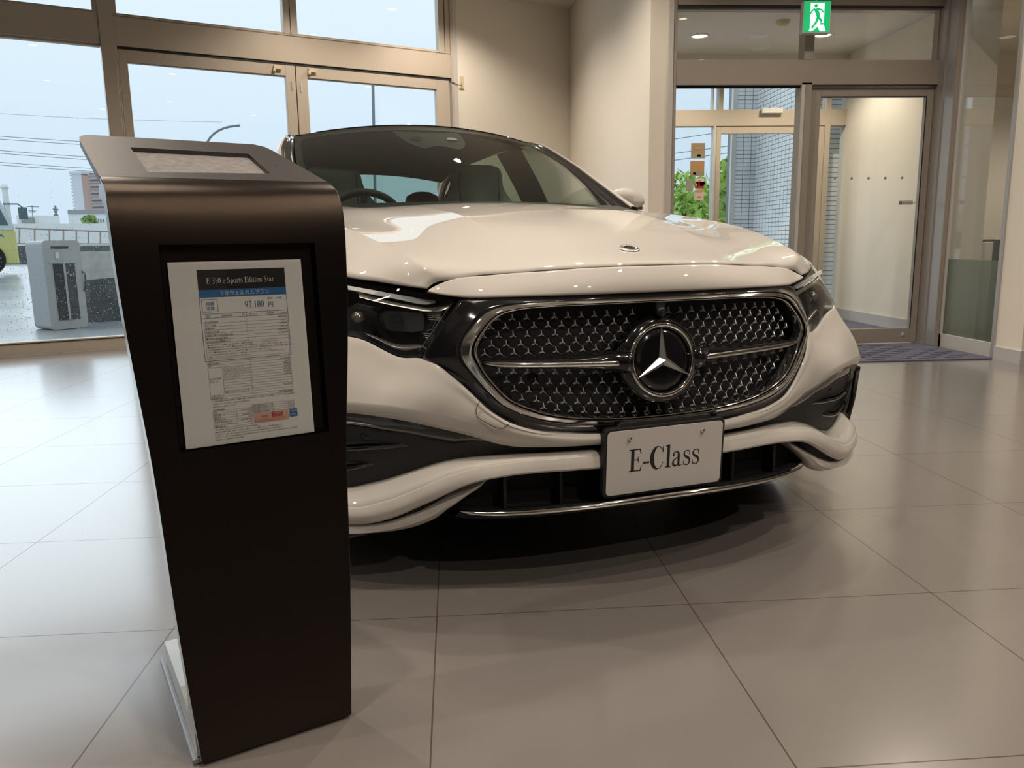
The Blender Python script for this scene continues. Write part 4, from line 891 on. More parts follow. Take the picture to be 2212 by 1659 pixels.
# serif lettering built from strokes
SG = dict(GL)
def bar(x0,y0,x1,y1): return rect(x0,y0,x1,y1)
def el(cx,cy,rx,ry,a0,a1,wa,wb,n=26):
    th = np.radians(np.linspace(a0,a1,n)); return stroke([(cx+rx*math.cos(a),cy+ry*math.sin(a)) for a in th],[wa+(wb-wa)*abs(math.cos(a)) for a in th])
SG['3']=(.50,[stroke(s2([(.06,.82),(.14,.97),(.27,1.0),(.37,.88),(.34,.70),(.20,.56)]),[.05]*22),stroke(s2([(.20,.56),(.36,.50),(.43,.33),(.38,.12),(.22,.0),(.05,.06)]),np.interp(np.linspace(0,1,22),[0,.5,1],[.04,.11,.05]))])
SG['5']=(.50,[rect(.14,.93,.42,1.0),rect(.10,.55,.14,1.0),stroke(s2([(.10,.58),(.28,.60),(.41,.48),(.43,.28),(.34,.08),(.18,.0),(.05,.04)]),np.interp(np.linspace(0,1,22),[0,.5,1],[.06,.11,.05]))])
SG['0']=(.50,[el(.25,.5,.175,.48,0,360,.045,.10,40)])
SG['9']=(.50,[el(.24,.68,.165,.30,0,360,.045,.09,34),stroke(s2([(.405,.70),(.40,.45),(.30,.18),(.10,.0)]),[.09,.09,.09,.09,.09,.09,.085,.085,.08,.08,.08,.07,.07,.06,.06,.05,.05,.05,.04,.04,.03,.03])])
SG['7']=(.50,[rect(.05,.90,.45,1.0),stroke([(.42,.92),(.20,0)],[.07,.07])])
SG['1']=(.50,[rect(.21,0,.29,.96),rect(.11,0,.39,.03),quad((.10,.86),(.29,1.0),(.29,.93),(.12,.83))])
SG[',']=(.25,[quad((.07,.10),(.16,.10),(.16,.02),(.06,-.18),(.04,-.16),(.10,0))])
SG[' ']=(.25,[])
SG['e']=(.44,[el(.22,.32,.165,.315,15,330,.04,.095,30),rect(.07,.33,.38,.37)])
SG['S']=(.56,[stroke(s2([(.44,.86),(.36,.97),(.22,.99),(.10,.88),(.11,.70),(.28,.54),(.43,.40),(.46,.20),(.36,.03),(.20,0),(.07,.12)],40),np.interp(np.linspace(0,1,40),[0,.2,.5,.8,1],[.03,.06,.12,.06,.03])),rect(.44,.72,.46,1.0),rect(.05,.0,.07,.28)])
SG['p']=(.50,[rect(.09,-.24,.18,.62),rect(.02,-.24,.26,-.21),quad((.01,.58),(.18,.66),(.18,.60),(.02,.56)),el(.27,.32,.17,.31,-150,150,.04,.10,30)])
SG['o']=(.50,[el(.25,.32,.19,.31,0,360,.04,.10,36)])
SG['r']=(.34,[rect(.08,0,.17,.62),rect(.01,0,.26,.03),quad((.0,.58),(.17,.66),(.17,.60),(.01,.56)),stroke(s2([(.16,.42),(.22,.60),(.32,.62)],10),[.05,.05,.05,.06,.06,.07,.08,.09,.09,.09])])
SG['t']=(.30,[rect(.10,.06,.19,.80),rect(.01,.60,.28,.64),stroke(s2([(.145,.12),(.17,.02),(.28,.05)],10),[.09,.08,.07,.06,.06,.05,.04,.04,.03,.02])])
SG['d']=(.50,[rect(.32,0,.41,1.0),quad((.26,.98),(.41,1.04),(.41,.97),(.27,.95)),quad((.41,.0),(.50,.06),(.50,.03),(.41,-.02)),el(.23,.32,.17,.31,30,330,.04,.10,30)])
SG['i']=(.27,[rect(.09,0,.18,.62),rect(.01,0,.26,.03),quad((.01,.58),(.18,.66),(.18,.60),(.02,.56)),rect(.09,.78,.18,.90)])
SG['n']=(.52,[rect(.08,0,.17,.62),rect(.01,0,.24,.03),rect(.34,0,.43,.42),rect(.28,0,.50,.03),quad((.0,.58),(.17,.66),(.17,.60),(.01,.56)),stroke(s2([(.16,.46),(.24,.60),(.34,.60),(.385,.42)],14),[.04]*5+[.05]*4+[.07,.08,.09,.09,.09])])
def serif(mb,body,x,y,cap,xs=1.,d=.0008,gap=.045):
    for c in body:
        w_2,parts = SG[c]
        for v2,f2 in parts: mb.add([SP(x+p[0]*cap*xs,y-p[1]*cap,d) for p in v2],f2)
        x += (w_2+gap)*cap*xs
    return x
m_ = MB(); serif(m_,'E 350 e Sports Edition Star',55,35.0,9.0,.97)
m_.build('title_lettering','print_white',sheet)
m_ = MB(); stext(m_,'３年ウェルカムプラン',73,54.3,8.6,xs=.93,bold=.010); m_.build('plan_lettering','print_white',sheet)
m_ = MB()
serif(m_,'97,100',112,76,10.5,.98); stext(m_,'円',149,76,9.5); stext(m_,'（税込）  × 36回',146,63.5,3.6)
stext(m_,'月額',51,69.5,6.6); stext(m_,'定額',51,77,6.6)
for a in ((45,60,69,60),(45,80,69,80)): sline(m_,*a,w=.5)
for a in ((45,60,45,80),(69,60,69,80)): sline(m_,*a,w=.5)
sline(m_,45,83.5,180,83.5,.5); sline(m_,45,90,180,90,.5); sline(m_,113,83.5,113,90,.5)
sline(m_,42,57,42,159,.6); sline(m_,181,57,181,159,.6); sline(m_,42,159,181,159,.6)
m_.build('blue_printing','print_inkblue',sheet)
m_ = MB()
stext(m_,'頭金',49,88.6,3.6); serif(m_,'4,000,000',73,88.5,3.9,.85) if all(c in SG for c in '4') else stext(m_,'4,000,000',73,88.5,4.4); stext(m_,'円',106,88.6,3.8); stext(m_,'ボーナス',117,88.6,3.4); stext(m_,'150,000',144,88.5,4.4); stext(m_,'円 (税込)',168,88.6,3.2)
R1 = [('月々支払詳細','¥8,862,000'),('ローン元金','4.49%*¹'),('実質年率','¥99,643'),('初回お支払額','¥97,100'),('2回目以降のお支払額(35回)','¥5,460,000'),('最終回お支払額(残価)','¥13,858,193'),('お支払総額(消費税込み)','')]
for k,(a,b__) in enumerate(R1):
    y0 = 95.5+k*5.3; stext(m_,a,46.5,y0+2.2,3.5); stext(m_,b__,178,y0-.6,3.3,align='RIGHT')
    sline(m_,45.5,y0+3,179,y0+3,.28)
sline(m_,45.5,98,45.5,156,.28); sline(m_,179,92,179,156,.28); sline(m_,112,92,112,130.5,.28); sline(m_,45.5,156,179,156,.28)
FP = ['■上記月々支払例には各種税、税金(消費税を除く)、登録に伴う諸費用、リサイクル料金は含まれておりません。','■保険諸費用が別途必要となります。■2025年6月時点の車両本体価格/オプション価格を元に計算しております。車両・オプショ','ン等の価格は税額や実際のお値とは異なる場合がございます。■契約終了時に、車両査定価格と残価との差額をお客様に清算していただ','きます。■金利年率は予告なく変更することがあります。■ファイナンスのご利用につきましては、','（株）の審査が必要となります。■対象モデル・適用条件など、詳しくはセールススタッフまでお問い合わせください。','が提供する3年間のウェルカムプランに適用される実質年率です。']
for k,a in enumerate(FP): stext(m_,a,47.5,134.5+k*3.9,2.35,xs=.97)
# second table
ys = [161.5+k*4.35 for k in range(15)]
for k,y0 in enumerate(ys):
    if k in (0,1,2,13,14): sline(m_,45,y0,179,y0,.28)
    else: sline(m_,67,y0,179,y0,.28)
sline(m_,45,ys[0],45,ys[-1],.28); sline(m_,179,ys[0],179,ys[-1],.28); sline(m_,112,ys[0],112,ys[-1],.28); sline(m_,67,ys[2],67,ys[12],.28)
C1_ = ['車両本体価格','MP','アドバンスドパッケージ','デジタルインテリアパッケージ','レザーエクスクルーシブパッケージ','ドライバーズパッケージ','メタリックペイント','','','','','装着メーカーオプション小計','ご購入サポート','現金価格合計']
C2_ = ['¥10,520,000','202301','¥630,000','¥154,000','¥775,000','¥418,000','¥165,000','','','','¥2,342,000','','','¥12,862,000']
for k,a in enumerate(C1_): stext(m_,a,46 if k in (0,1,12,13) else 68,ys[k]+3.4,3.0)
for k,a in enumerate(C2_): stext(m_,a,178,ys[k]+3.5,3.1 if k<13 else 4.6,align='RIGHT')
stext(m_,'表示車両装備',46,ys[6]+2,3.0); stext(m_,'オプション',46,ys[7]+2.4,3.0)
for k,a in enumerate(['※上記表示車両の車両本体価格には税額、税金（消費税を除く）、登録時に伴う諸費用、リサイクル料金(20,840円)は','　含まれておりませんので、別途お支払が必要です。','※MPとはモデル識別コードです。']): stext(m_,a,46,226+k*4.6,2.6)
for k in range(8): sline(m_,46,241+k*4.0,108,241+k*4.0,.25)
for k,a in enumerate(['表示車両概要','型式','総排気量 (cc)','最高出力','車両重量 (kg)','全長×全幅×全高 (mm)','ホイールベース (mm)','乗車定員 (名)']): stext(m_,a,47,240.3+k*4.0,2.9)
for k,a in enumerate(['','5LA-214055C','1,997','150(204)/6100','2,210','4960/1880/1485','2,960','5']): stext(m_,a,107,240.3+k*4.0,2.8,align='RIGHT')
sline(m_,83,241,83,269,.25); sline(m_,46,241,46,269,.25); sline(m_,108,239,108,267,.25)
for k in range(5): sline(m_,109,237+k*3.6,179,237+k*3.6,.25)
for k,a in enumerate(['燃料消費率(WLTCモード)*²','燃料消費率(市街地モード)*²','燃料消費率(郊外モード)*²','燃料消費率(高速道路モード)*²']): stext(m_,a,110,240+k*3.6,2.7)
for k,a in enumerate(['12.0 km/ℓ','9.0 km/ℓ','12.0 km/ℓ','14.2 km/ℓ']): stext(m_,a,178,240+k*3.6,2.7,align='RIGHT')
sline(m_,143,237,143,251.4,.25); sline(m_,179,237,179,251.4,.25); sline(m_,109,237,109,251.4,.25)
for k,a in enumerate(['* 燃料消費率は、定められた試験条件での値です（国土交通省審査値）。','お客様の使用環境（気象、渋滞等）や運転方法（急発進、エアコン使用等）に応じて燃料消費率は異なります。','WLTCモード：市街地、郊外、高速道路の各走行モードを平均的な使用時間配分で構成した国際的な走行モード','市街地モード：信号や渋滞等の影響を受ける比較的低速な走行を想定　郊外モード：信号や渋滞等の影響をあまり受けない走行を想定','高速道路モード：高速道路等での走行を想定']): stext(m_,a,46,273+k*4.1,2.25)
m_.build('black_printing','print_ink',sheet)
m_ = MB(); srect(m_,110,252.5,168,268.5,.0006); m_.build('pink_panel','print_pink',sheet)
m_ = MB(); srect(m_,140,253.5,158,261.5,.0008); m_.build('red_tag','print_red',sheet)
m_ = MB(); srect(m_,170,252,183,265,.0008); m_.build('rate_tag','print_blue',sheet)
m_ = MB(); stext(m_,'3年間無料',142,257,3.2,.0011); stext(m_,'メンテナンス',141,260.5,2.8,.0011); stext(m_,'実質年率',171,256.5,2.9,.0011); stext(m_,'3.49%',171,262.5,4.6,.0011,xs=.8); m_.build('tag_lettering','print_white',sheet)
m_ = MB(); stext(m_,'メーカー指定点検整備・ブレーキ液交換など3年間保証',111,264.3,2.1,.0011); stext(m_,'地図データ更新(最新3年間)等の内容でご提供します。',111,267.2,2.1,.0011); stext(m_,'care',122,260,6,.0011); m_.build('panel_lettering','print_red',sheet)
# clear cover
m_ = MB(); m_.add([SP(-1,-1,.0028),SP(211,-1,.0028),SP(211,299,.0028),SP(-1,299,.0028)],[(0,1,2,3)]); m_.build('clear_cover','sideglass_clear' if 'sideglass_clear' in MT else 'lens',sheet)

# ================================================================== ROOM SHELL
WY = .446978; WD = np.array([math.cos(WY),math.sin(WY),0]); WN = np.array([-math.sin(WY),math.cos(WY),0]); D0 = 6.039; HC = 3.35
def wp_(s,d,z): return WD*s+WN*(D0+d)+np.array([0,0,z])
def wbox(mb,s0,s1,d0,d1,z0,z1): mb.obox(wp_(s0,d0,z0),WD*(s1-s0),WN*(d1-d0),np.array([0,0,z1-z0])); return mb
def struct(o): o['kind'] = 'structure'; return o
fl = [(-9.5,-7.5),(9.5,-7.5),(9.5,3.25),(3.845,3.25),(3.845,4.30),(4.16,4.38),(4.16,6.60),(2.2,6.60),(1.62,4.55)]
c_ = wp_(4.45,0,0); a_ = wp_(-7.2,0,0); fl += [(c_[0],c_[1]),(a_[0],a_[1]),(-9.5,a_[1])]
m_ = MB(); m_.add([(x,y,0) for x,y in fl],[tuple(range(len(fl)))]); m_.add([(x,y,-.12) for x,y in fl],[tuple(range(len(fl)))[::-1]]); struct(m_.build('floor','floor'))
m_ = MB(); cl = [(-9.5,-7.5),(9.5,-7.5),(9.5,3.25),(3.90,3.25),(3.90,4.43),(1.6,4.43),(c_[0],c_[1]),(a_[0],a_[1]),(-9.5,a_[1])]
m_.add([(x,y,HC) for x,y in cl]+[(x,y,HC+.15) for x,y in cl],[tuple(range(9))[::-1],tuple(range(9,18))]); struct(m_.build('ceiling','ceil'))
# window wall, left bays
win = MB(); wbox(win,-7.2,-.197,0,.10,0,.101); wbox(win,-7.2,-.197,.005,.09,.10,.112); wbox(win,-7.2,-.20,.0,.10,2.525,2.76); wbox(win,-7.2,-.20,.02,.08,2.505,2.53); wbox(win,-7.2,-.2,.02,.08,2.755,2.785)
wbox(win,-.197,-.092,-.012,.12,0,HC); wbox(win,-.235,-.19,.01,.09,2.76,HC); wbox(win,-3.75,-3.63,-.012,.12,0,HC)
w1 = struct(win.build('window_1','alu',bev=.004))
for nm,(a,b__,z0,z1) in zip(('pane',)*4,((-3.63,-.197,.108,2.51),(-7.2,-3.75,.108,2.51),(-3.63,-.235,2.78,HC),(-7.2,-3.75,2.78,HC))):
    m_ = MB(); wbox(m_,a,b__,.045,.051,z0,z1); m_.build('pane','pane',w1)
m_ = MB(); wbox(m_,-7.2,-.197,-.004,.0,.094,.101); m_.build('sill_gasket','gasket',w1)
# sliding glazed doors
d1 = MB(); wbox(d1,-.092,2.99,.0,.10,2.52,2.76); wbox(d1,-.092,2.99,.0,.10,2.745,2.765); wbox(d1,2.99,3.04,-.012,.12,0,HC); wbox(d1,-.092,-.078,.0,.09,0,2.52)
d1 = struct(d1.build('door_1','alu',bev=.003))
m_ = MB(); wbox(m_,-.09,2.99,.012,.09,2.498,2.52); m_.build('shadow_gap','gasket',d1)  # black strip stands in for the shadow gap above the leaves
def leaf(s0,s1,g0,g1,zt,name='door_leaf'):
    m_ = MB(); wbox(m_,s0,g0,.015,.075,.01,2.5); wbox(m_,g1,s1,.015,.075,.01,2.5); wbox(m_,g0,g1,.015,.075,zt,2.5); wbox(m_,g0,g1,.015,.075,.01,.13)
    wbox(m_,g0,g1,.03,.06,zt-.008,zt)
    l = m_.build(name,'alu',d1,bev=.003); m_ = MB(); wbox(m_,g0,g1,.042,.048,.13,zt); m_.build('pane','pane',l); return l
l1 = leaf(-.076,1.398,-.006,1.310,2.402); l2 = leaf(1.406,2.975,1.512,2.828,2.402)
m_ = MB(); wbox(m_,1.398,1.406,.03,.06,.02,2.5); m_.build('meeting_seal','gasket',d1)
for s_c in (1.235,1.555):
    m_ = MB(); wbox(m_,s_c-.035,s_c+.035,-.016,.015,2.448,2.480); wbox(m_,s_c-.045,s_c-.02,-.030,.0,2.425,2.455); m_.build('door_catch','plastic',d1,bev=.003)
m_ = MB(); wbox(m_,1.360,1.366,.005,.015,2.28,2.36); wbox(m_,1.44,1.448,.005,.015,2.27,2.37); m_.build('flush_bolt','alu_pale',d1)
# upper lights over the doors
m_ = MB(); wbox(m_,1.317,1.442,.0,.10,2.765,HC); wbox(m_,-.092,-.055,.01,.09,2.765,HC); wbox(m_,2.868,2.99,.01,.09,2.765,HC); wbox(m_,-.06,2.88,.02,.08,2.765,2.782)
w2 = struct(m_.build('window_2','alu',bev=.003))
for a,b__ in ((-.055,1.317),(1.442,2.868)):
    m_ = MB(); wbox(m_,a,b__,.042,.048,2.78,HC); m_.build('pane','pane',w2)
m_ = MB(); wbox(m_,1.375,1.381,-.002,.0,2.765,HC); wbox(m_,2.93,2.936,.006,.01,2.765,HC); m_.build('frame_joint','gasket',w2)
m_ = MB(); wbox(m_,3.012,3.058,-.014,.02,0,HC); struct(m_.build('trim_1','alu_pale'))
# walls
cor = wp_(4.45,0,0); m_ = MB(); wbox(m_,3.04,4.45+.1,.0,.15,0,HC); struct(m_.build('wall_back','wall'))
pc_ = np.array([1.558,4.40]); m_ = MB(); e_1 = np.array([cor[0],cor[1]]); dv = pc_-e_1
m_.add([(e_1[0],e_1[1],0),(pc_[0],pc_[1]-.04,0),(1.700,4.36,0),(1.700,4.50,0),(e_1[0]+.15,e_1[1]+.1,0),(e_1[0],e_1[1],HC),(pc_[0],pc_[1]-.04,HC),(1.700,4.36,HC),(1.700,4.50,HC),(e_1[0]+.15,e_1[1]+.1,HC)],[(0,1,6,5),(1,2,7,6),(2,3,8,7),(3,4,9,8),(4,0,5,9),(0,4,3,2,1),(5,6,7,8,9)])
struct(m_.build('wall_side','wall'))
m_ = MB(); m_.box(3.845,3.99,3.25,3.512,0,HC); m_.box(3.99,9.6,3.25,3.40,0,HC); struct(m_.build('wall_right','wall'))
m_ = MB(); m_.box(3.833,3.85,3.238,3.512,0,.088); m_.box(3.85,9.5,3.238,3.252,0,.088); struct(m_.build('baseboard_right','skirting'))
m_ = MB(); m_.box(-9.6,9.6,-7.65,-7.5,0,HC); struct(m_.build('wall_rear','wall_dimmed'))
m_ = MB(); m_.box(9.5,9.65,-7.5,3.3,0,HC); struct(m_.build('wall_far_right','wall'))
m_ = MB(); a_ = wp_(-7.2,0,0); m_.box(-9.65,-9.5,-7.5,a_[1]+.1,0,HC); m_.box(-9.5,a_[0]+.02,a_[1],a_[1]+.15,0,HC); struct(m_.build('wall_left','wall'))
m_ = MB(); m_.box(1.56,3.99,4.40,4.55,2.60,HC); m_.box(3.845,3.99,3.5,4.5,2.62,HC); struct(m_.build('wall_entrance','wall'))
# ---- entrance screen
Y0,Y1 = 4.36,4.47
m_ = MB(); m_.box(1.700,1.757,Y0-.01,Y1,0,2.60); m_.box(1.757,3.842,Y0,Y1,2.000,2.180); m_.box(1.757,3.842,Y0,Y1,2.563,2.62); m_.box(1.757,3.842,Y0+.02,Y1-.02,2.535,2.563)
m_.box(2.727,2.811,Y0,Y1,0,2.02); m_.box(2.735,2.811,Y0,Y1,2.18,2.56); m_.box(3.800,3.842,Y0-.01,Y1,0,2.60); m_.box(3.79,3.80,Y0+.03,Y1-.02,2.18,2.56)
w3 = struct(m_.build('window_3','alu_dark',bev=.003))
for a,b__,z0,z1 in ((1.757,2.727,.0,2.0),(1.757,2.735,2.18,2.54),(2.811,3.80,2.18,2.54)):
    m_ = MB(); m_.box(a,b__,Y0+.05,Y0+.056,z0,z1); m_.build('pane','pane',w3)
m_ = MB(); m_.box(1.692,1.728,Y0-.022,Y0,0,2.62); m_.box(2.727,2.752,Y0-.006,Y0,0,2.0); m_.build('pale_edge','alu_pale',w3)
m_ = MB(); m_.box(1.757,2.727,Y0+.03,Y0+.05,1.985,2.0); m_.box(1.757,3.84,Y0-.002,Y0+.03,2.552,2.560); m_.box(2.811,3.80,Y0+.0,Y0+.03,1.992,2.002); m_.build('screen_gasket','gasket',w3)
m_ = MB(); m_.box(2.815,2.897,Y0+.03,Y0+.075,.01,1.99); m_.box(3.738,3.795,Y0+.03,Y0+.075,.01,1.99); m_.box(2.897,3.738,Y0+.03,Y0+.075,1.918,1.99); m_.box(2.897,3.738,Y0+.03,Y0+.075,.01,.126)
d2 = struct(m_.build('door_2','alu_dark',bev=.003))
m_ = MB(); m_.box(2.897,3.738,Y0+.05,Y0+.056,.126,1.918); m_.build('pane','pane',d2)
m_ = MB(); m_.box(2.897,3.738,Y0+.028,Y0+.03,1.910,1.922); m_.box(3.733,3.741,Y0+.027,Y0+.03,.126,1.918); m_.build('glazing_bead','gasket',d2)
for k in range(5):
    m_ = MB(); m_.lathe([(0,.001),(.0105,.001),(.0105,0)],(3.050+k*.1365,Y0+.049,1.311),(0,-1,0),18); m_.build('warning_dot','alu_grey',d2)
m_ = MB(); m_.lathe([(0,.006),(.012,.005),(.02,.0)],(3.686,Y0+.03,.068),(0,-1,0),20); m_.build('guide_cap','alu_grey',d2,smooth=True)
m_ = MB(); m_.box(3.582,3.697,Y0+.0465,Y0+.0495,1.104,1.136); st = m_.build('maker_label','exitwhite_dull' if False else 'alu_pale',d2)
m_ = MB(); v,f = text_mesh('AUTODOOR',.019); m_.add([(3.612+x,Y0+.046,1.113+y) for x,y in v],f); m_.lathe([(.005,0),(.011,.0)],(3.598,Y0+.046,1.120),(0,-1,0),18); m_.build('label_lettering','print_dark',st)
m_ = MB(); m_.box(3.800,3.848,Y0-.205,Y0-.01,0,2.62); struct(m_.build('trim_2','alu_grey',bev=.002))
m_ = MB(); m_.box(3.80,3.83,Y0-.215,Y0-.205,0,2.62); m_.box(3.79,3.80,Y0-.09,Y0-.075,0,2.6); struct(m_.build('trim_3','alu_dark'))
# side light
m_ = MB(); m_.box(3.835,3.875,3.512,4.15,0,.108); m_.box(3.835,3.875,3.512,4.15,2.56,2.62); m_.box(3.835,3.875,4.125,4.16,0,2.6)
w4 = struct(m_.build('window_4','alu_pale',bev=.002)); m_ = MB(); m_.box(3.832,3.875,3.508,3.540,0,2.62); m_.build('end_strip','alu_grey',w4)
m_ = MB(); m_.box(3.850,3.856,3.54,4.125,.682,2.56); m_.build('pane','pane',w4)
m_ = MB(); m_.box(3.850,3.856,3.54,4.125,.108,.682); m_.build('frosted_pane','frost',w4)
# room seen through the side light
m_ = MB(); m_.box(4.16,8.0,6.4,6.5,0,2.7); m_.box(7.9,8.0,3.4,6.5,0,2.7); m_.box(4.16,8,3.40,6.5,2.7,2.75); struct(m_.build('wall_office','wall'))
m_ = MB(); m_.box(3.88,8.0,3.40,6.5,-.02,-.001); struct(m_.build('trim_4','floor'))
cabt = empty('white_cabinet',(4.55,4.86,0)); tag(cabt,'low white cabinet with dark ends, seen through the tall glass pane beside the entrance','cabinet')
m_ = MB(); m_.box(0,.35,-.25,.25,0.0,.80); m_.build('cabinet_body','whiteplastic',cabt,bev=.006)
for y in (-.285,.25): m_ = MB(); m_.box(-.01,.36,y,y+.035,0,.82); m_.build('end_panel','print_dark',cabt)
m_ = MB(); m_.box(-.003,0,-.02,.01,.74,.80); m_.build('vent_slots','print_dark',cabt)
# ---- lobby beyond the door
m_ = MB(); m_.box(4.15,4.30,4.47,6.60,0,2.7); m_.box(3.99,4.30,4.40,4.47,0,2.7); struct(m_.build('wall_lobby','wall'))
m_ = MB(); m_.box(4.135,4.15,4.47,6.5,0,.115); struct(m_.build('baseboard_lobby','skirting'))
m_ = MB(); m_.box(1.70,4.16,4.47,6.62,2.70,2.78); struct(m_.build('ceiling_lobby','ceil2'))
Z0,Z1 = 6.48,6.58
m_ = MB(); m_.box(1.9,3.93,Z0,Z1,2.000,2.162); m_.box(3.985,4.15,Z0,Z1,2.000,2.162); m_.box(1.9,3.93,Z0,Z1,2.385,2.60); m_.box(3.985,4.15,Z0,Z1,2.385,2.60); m_.box(2.80,2.845,Z0,Z1,2.16,2.39); m_.box(3.93,3.985,Z0,Z1,0,2.60); m_.box(1.9,3.93,Z0,Z1,0,.03)
w5 = struct(m_.build('window_5','alu',bev=.003))
m_ = MB(); m_.box(2.755,2.775,Z0-.01,Z1,0,2.0); m_.box(2.74,2.75,Z0+.02,Z1,2.16,2.39); m_.build('pale_edge','alu_pale',w5)
for a,b__,z0,z1 in ((1.9,2.755,.03,2.0),(1.9,2.80,2.162,2.385),(2.845,3.93,2.162,2.385),(3.985,4.15,.03,2.385)):
    m_ = MB(); m_.box(a,b__,Z0+.04,Z0+.046,z0,z1); m_.build('pane','pane',w5)
m_ = MB(); m_.box(2.775,2.835,Z0+.01,Z0+.055,.02,2.0); m_.box(3.87,3.93,Z0+.01,Z0+.055,.02,2.0); m_.box(2.835,3.87,Z0+.01,Z0+.055,1.925,2.0); m_.box(2.835,3.87,Z0+.01,Z0+.055,.02,.13)
d3 = struct(m_.build('door_3','alu',bev=.003)); m_ = MB(); m_.box(2.835,3.87,Z0+.03,Z0+.036,.13,1.925); m_.build('pane','pane',d3)
sen = MB(); sen.box(3.235,3.455,Z0-.045,Z0,2.118,2.172); sen = sen.build('door_sensor','whiteplastic',bev=.006); tag(sen,'small pale motion sensor box on the rail over the outer entrance door','sensor')
nt_ = MB(); nt_.box(3.10,3.42,Z0+.026,Z0+.029,1.16,1.62); o = nt_.build('notice_sheet','pane'); tag(o,'see-through notice sheet fixed to the glass of the outer entrance door','notice')
m_ = MB(); m_.box(1.7,4.16,6.47,6.60,2.60,2.70); struct(m_.build('wall_lobby_end','ceil2'))
# ---- stickers on the outer glass
def sticker(x0,x1,z0,z1,mat,label,parts=()):
    m_ = MB(); m_.box(x0,x1,Z0+.034,Z0+.039,z0,z1); o = m_.build('window_sticker',mat); tag(o,label,'sticker','stickers on the glass beside the outer door')
    for nm,(a,b__,c,d__),mt in parts: m_ = MB(); m_.box(x0+(x1-x0)*a,x0+(x1-x0)*b__,Z0+.0325,Z0+.034,z0+(z1-z0)*c,z0+(z1-z0)*d__); m_.build(nm,mt,o)
    return o
sticker(2.531,2.676,1.685,1.838,'st_brown','square brown and olive sticker, topmost on the glass beside the outer door',(('olive_band',(0,1,0,.36),'st_olive'),('pale_mark',(.25,.75,.60,.72),'st_olive'),('pale_ring',(.45,.7,.12,.26),'st_grey')))
sticker(2.527,2.674,1.507,1.660,'st_orange','square orange sticker with a pale lower band, between the brown one and the small ones',(('olive_band',(0,1,0,.33),'st_olive'),('dark_mark',(.2,.42,.10,.24),'st_grey')))
sticker(2.483,2.558,1.357,1.476,'st_grey','small plain grey sticker, left of the wireless internet sticker')
sw_ = sticker(2.582,2.676,1.382,1.483,'st_cream','cream and red wireless internet sticker on the glass beside the outer door',(('red_band',(0,1,0,.26),'st_red'),))
m_ = MB(); v,f = text_mesh('d Wi-Fi',.028,bold=.015); m_.add([(2.589+x,Z0+.032,1.418+y) for x,y in v],f); v,f = text_mesh('Free',.018); m_.add([(2.612+x,Z0+.032,1.460+y) for x,y in v],f); m_.build('sticker_lettering','st_red',sw_)
s5 = sticker(2.574,2.678,1.262,1.368,'st_cream','plain cream sticker with a boxed heading, lowest on the glass beside the outer door',(('heading_line',(.08,.92,.80,.83),'st_brown'),('heading_line',(.08,.92,.95,.98),'st_brown'),('red_mark',(.32,.68,.28,.38),'st_red')))
# ---- lobby ceiling fittings
def dl(x,y,z,r,label,mat,name='ceiling_light',grp=None):
    e = empty(name,(x,y,z)); tag(e,label,'light',grp)
    m_ = MB(); m_.lathe([(r,.0),(r,-.006),(r*.86,-.008),(r*.74,.035)],(0,0,0),(0,0,1),36); m_.build('trim_ring','lampring',e,smooth=True)
    m_ = MB(); m_.lathe([(0,.0),(r*.74,0)],(0,0,.030 if False else -.002),(0,0,1),36); m_.build('diffuser',mat,e); return e
dl(2.37,5.80,2.70,.095,'round recessed ceiling light in the entrance lobby, left of the exit sign','lamp_dim',grp='lobby ceiling lights')
dl(3.52,5.76,2.70,.095,'round recessed ceiling light in the entrance lobby, just behind the exit sign','lamp_dim',grp='lobby ceiling lights')
e = MB(); e.lathe([(0,-.045),(.035,-.045),(.05,-.03),(.058,-.012),(.06,0)],(2.94,5.29,2.70),(0,0,1),28); o = e.build('smoke_detector','plastic',smooth=True); tag(o,'round ivory smoke detector on the lobby ceiling, left of the exit sign','smoke detector')
e = MB(); e.lathe([(0,-.006),(.085,-.006),(.09,0)],(2.92,5.78,2.70),(0,0,1),32); o = e.build('ceiling_speaker','whiteplastic',smooth=True); tag(o,'flat white round ceiling speaker beside the left lobby light','speaker')
e = MB(); e.lathe([(0,-.010),(.08,-.010),(.09,0)],(3.12,6.25,2.70),(0,0,1),32); o = e.build('access_cover','whiteplastic',smooth=True); tag(o,'pale round cover at the far edge of the lobby ceiling','ceiling cover')
# ---- exit sign
ex = empty('exit_sign',(2.755,4.24,2.438)); tag(ex,'green running man exit sign hanging over the entrance','exit sign')
m_ = MB(); m_.box(-.105,.105,-.02,.03,-.105,.115); m_.build('sign_box','whiteplastic',ex,bev=.004)
m_ = MB(); m_.box(-.097,.097,-.0235,-.02,-.095,.115); m_.build('green_face','green',ex)
m_ = MB(); FY = -.0248
def sgn(P,y=FY): m_.add([(x,y,z) for x,z in P],[tuple(range(len(P)))])
sgn([(-.052,-.075),(-.052,.102),(.052,.102),(.052,-.045),(.070,-.092),(.025,-.092),(.005,-.062),(-.035,-.092),(-.060,-.092)]); m_.build('white_doorway','exitwhite',ex)
m_ = MB(); FY2 = -.0256
def st2(P,w): P3 = [(x,FY2,z) for x,z in P]; 
def limb(P,w):
    v,f = stroke(P,w); m_.add([(x,FY2,z) for x,z in v],f)
m_.add([(-.012+.0125*math.cos(t_),FY2,.082+.0125*math.sin(t_)) for t_ in np.linspace(0,2*math.pi,17)[:-1]],[tuple(range(16))])
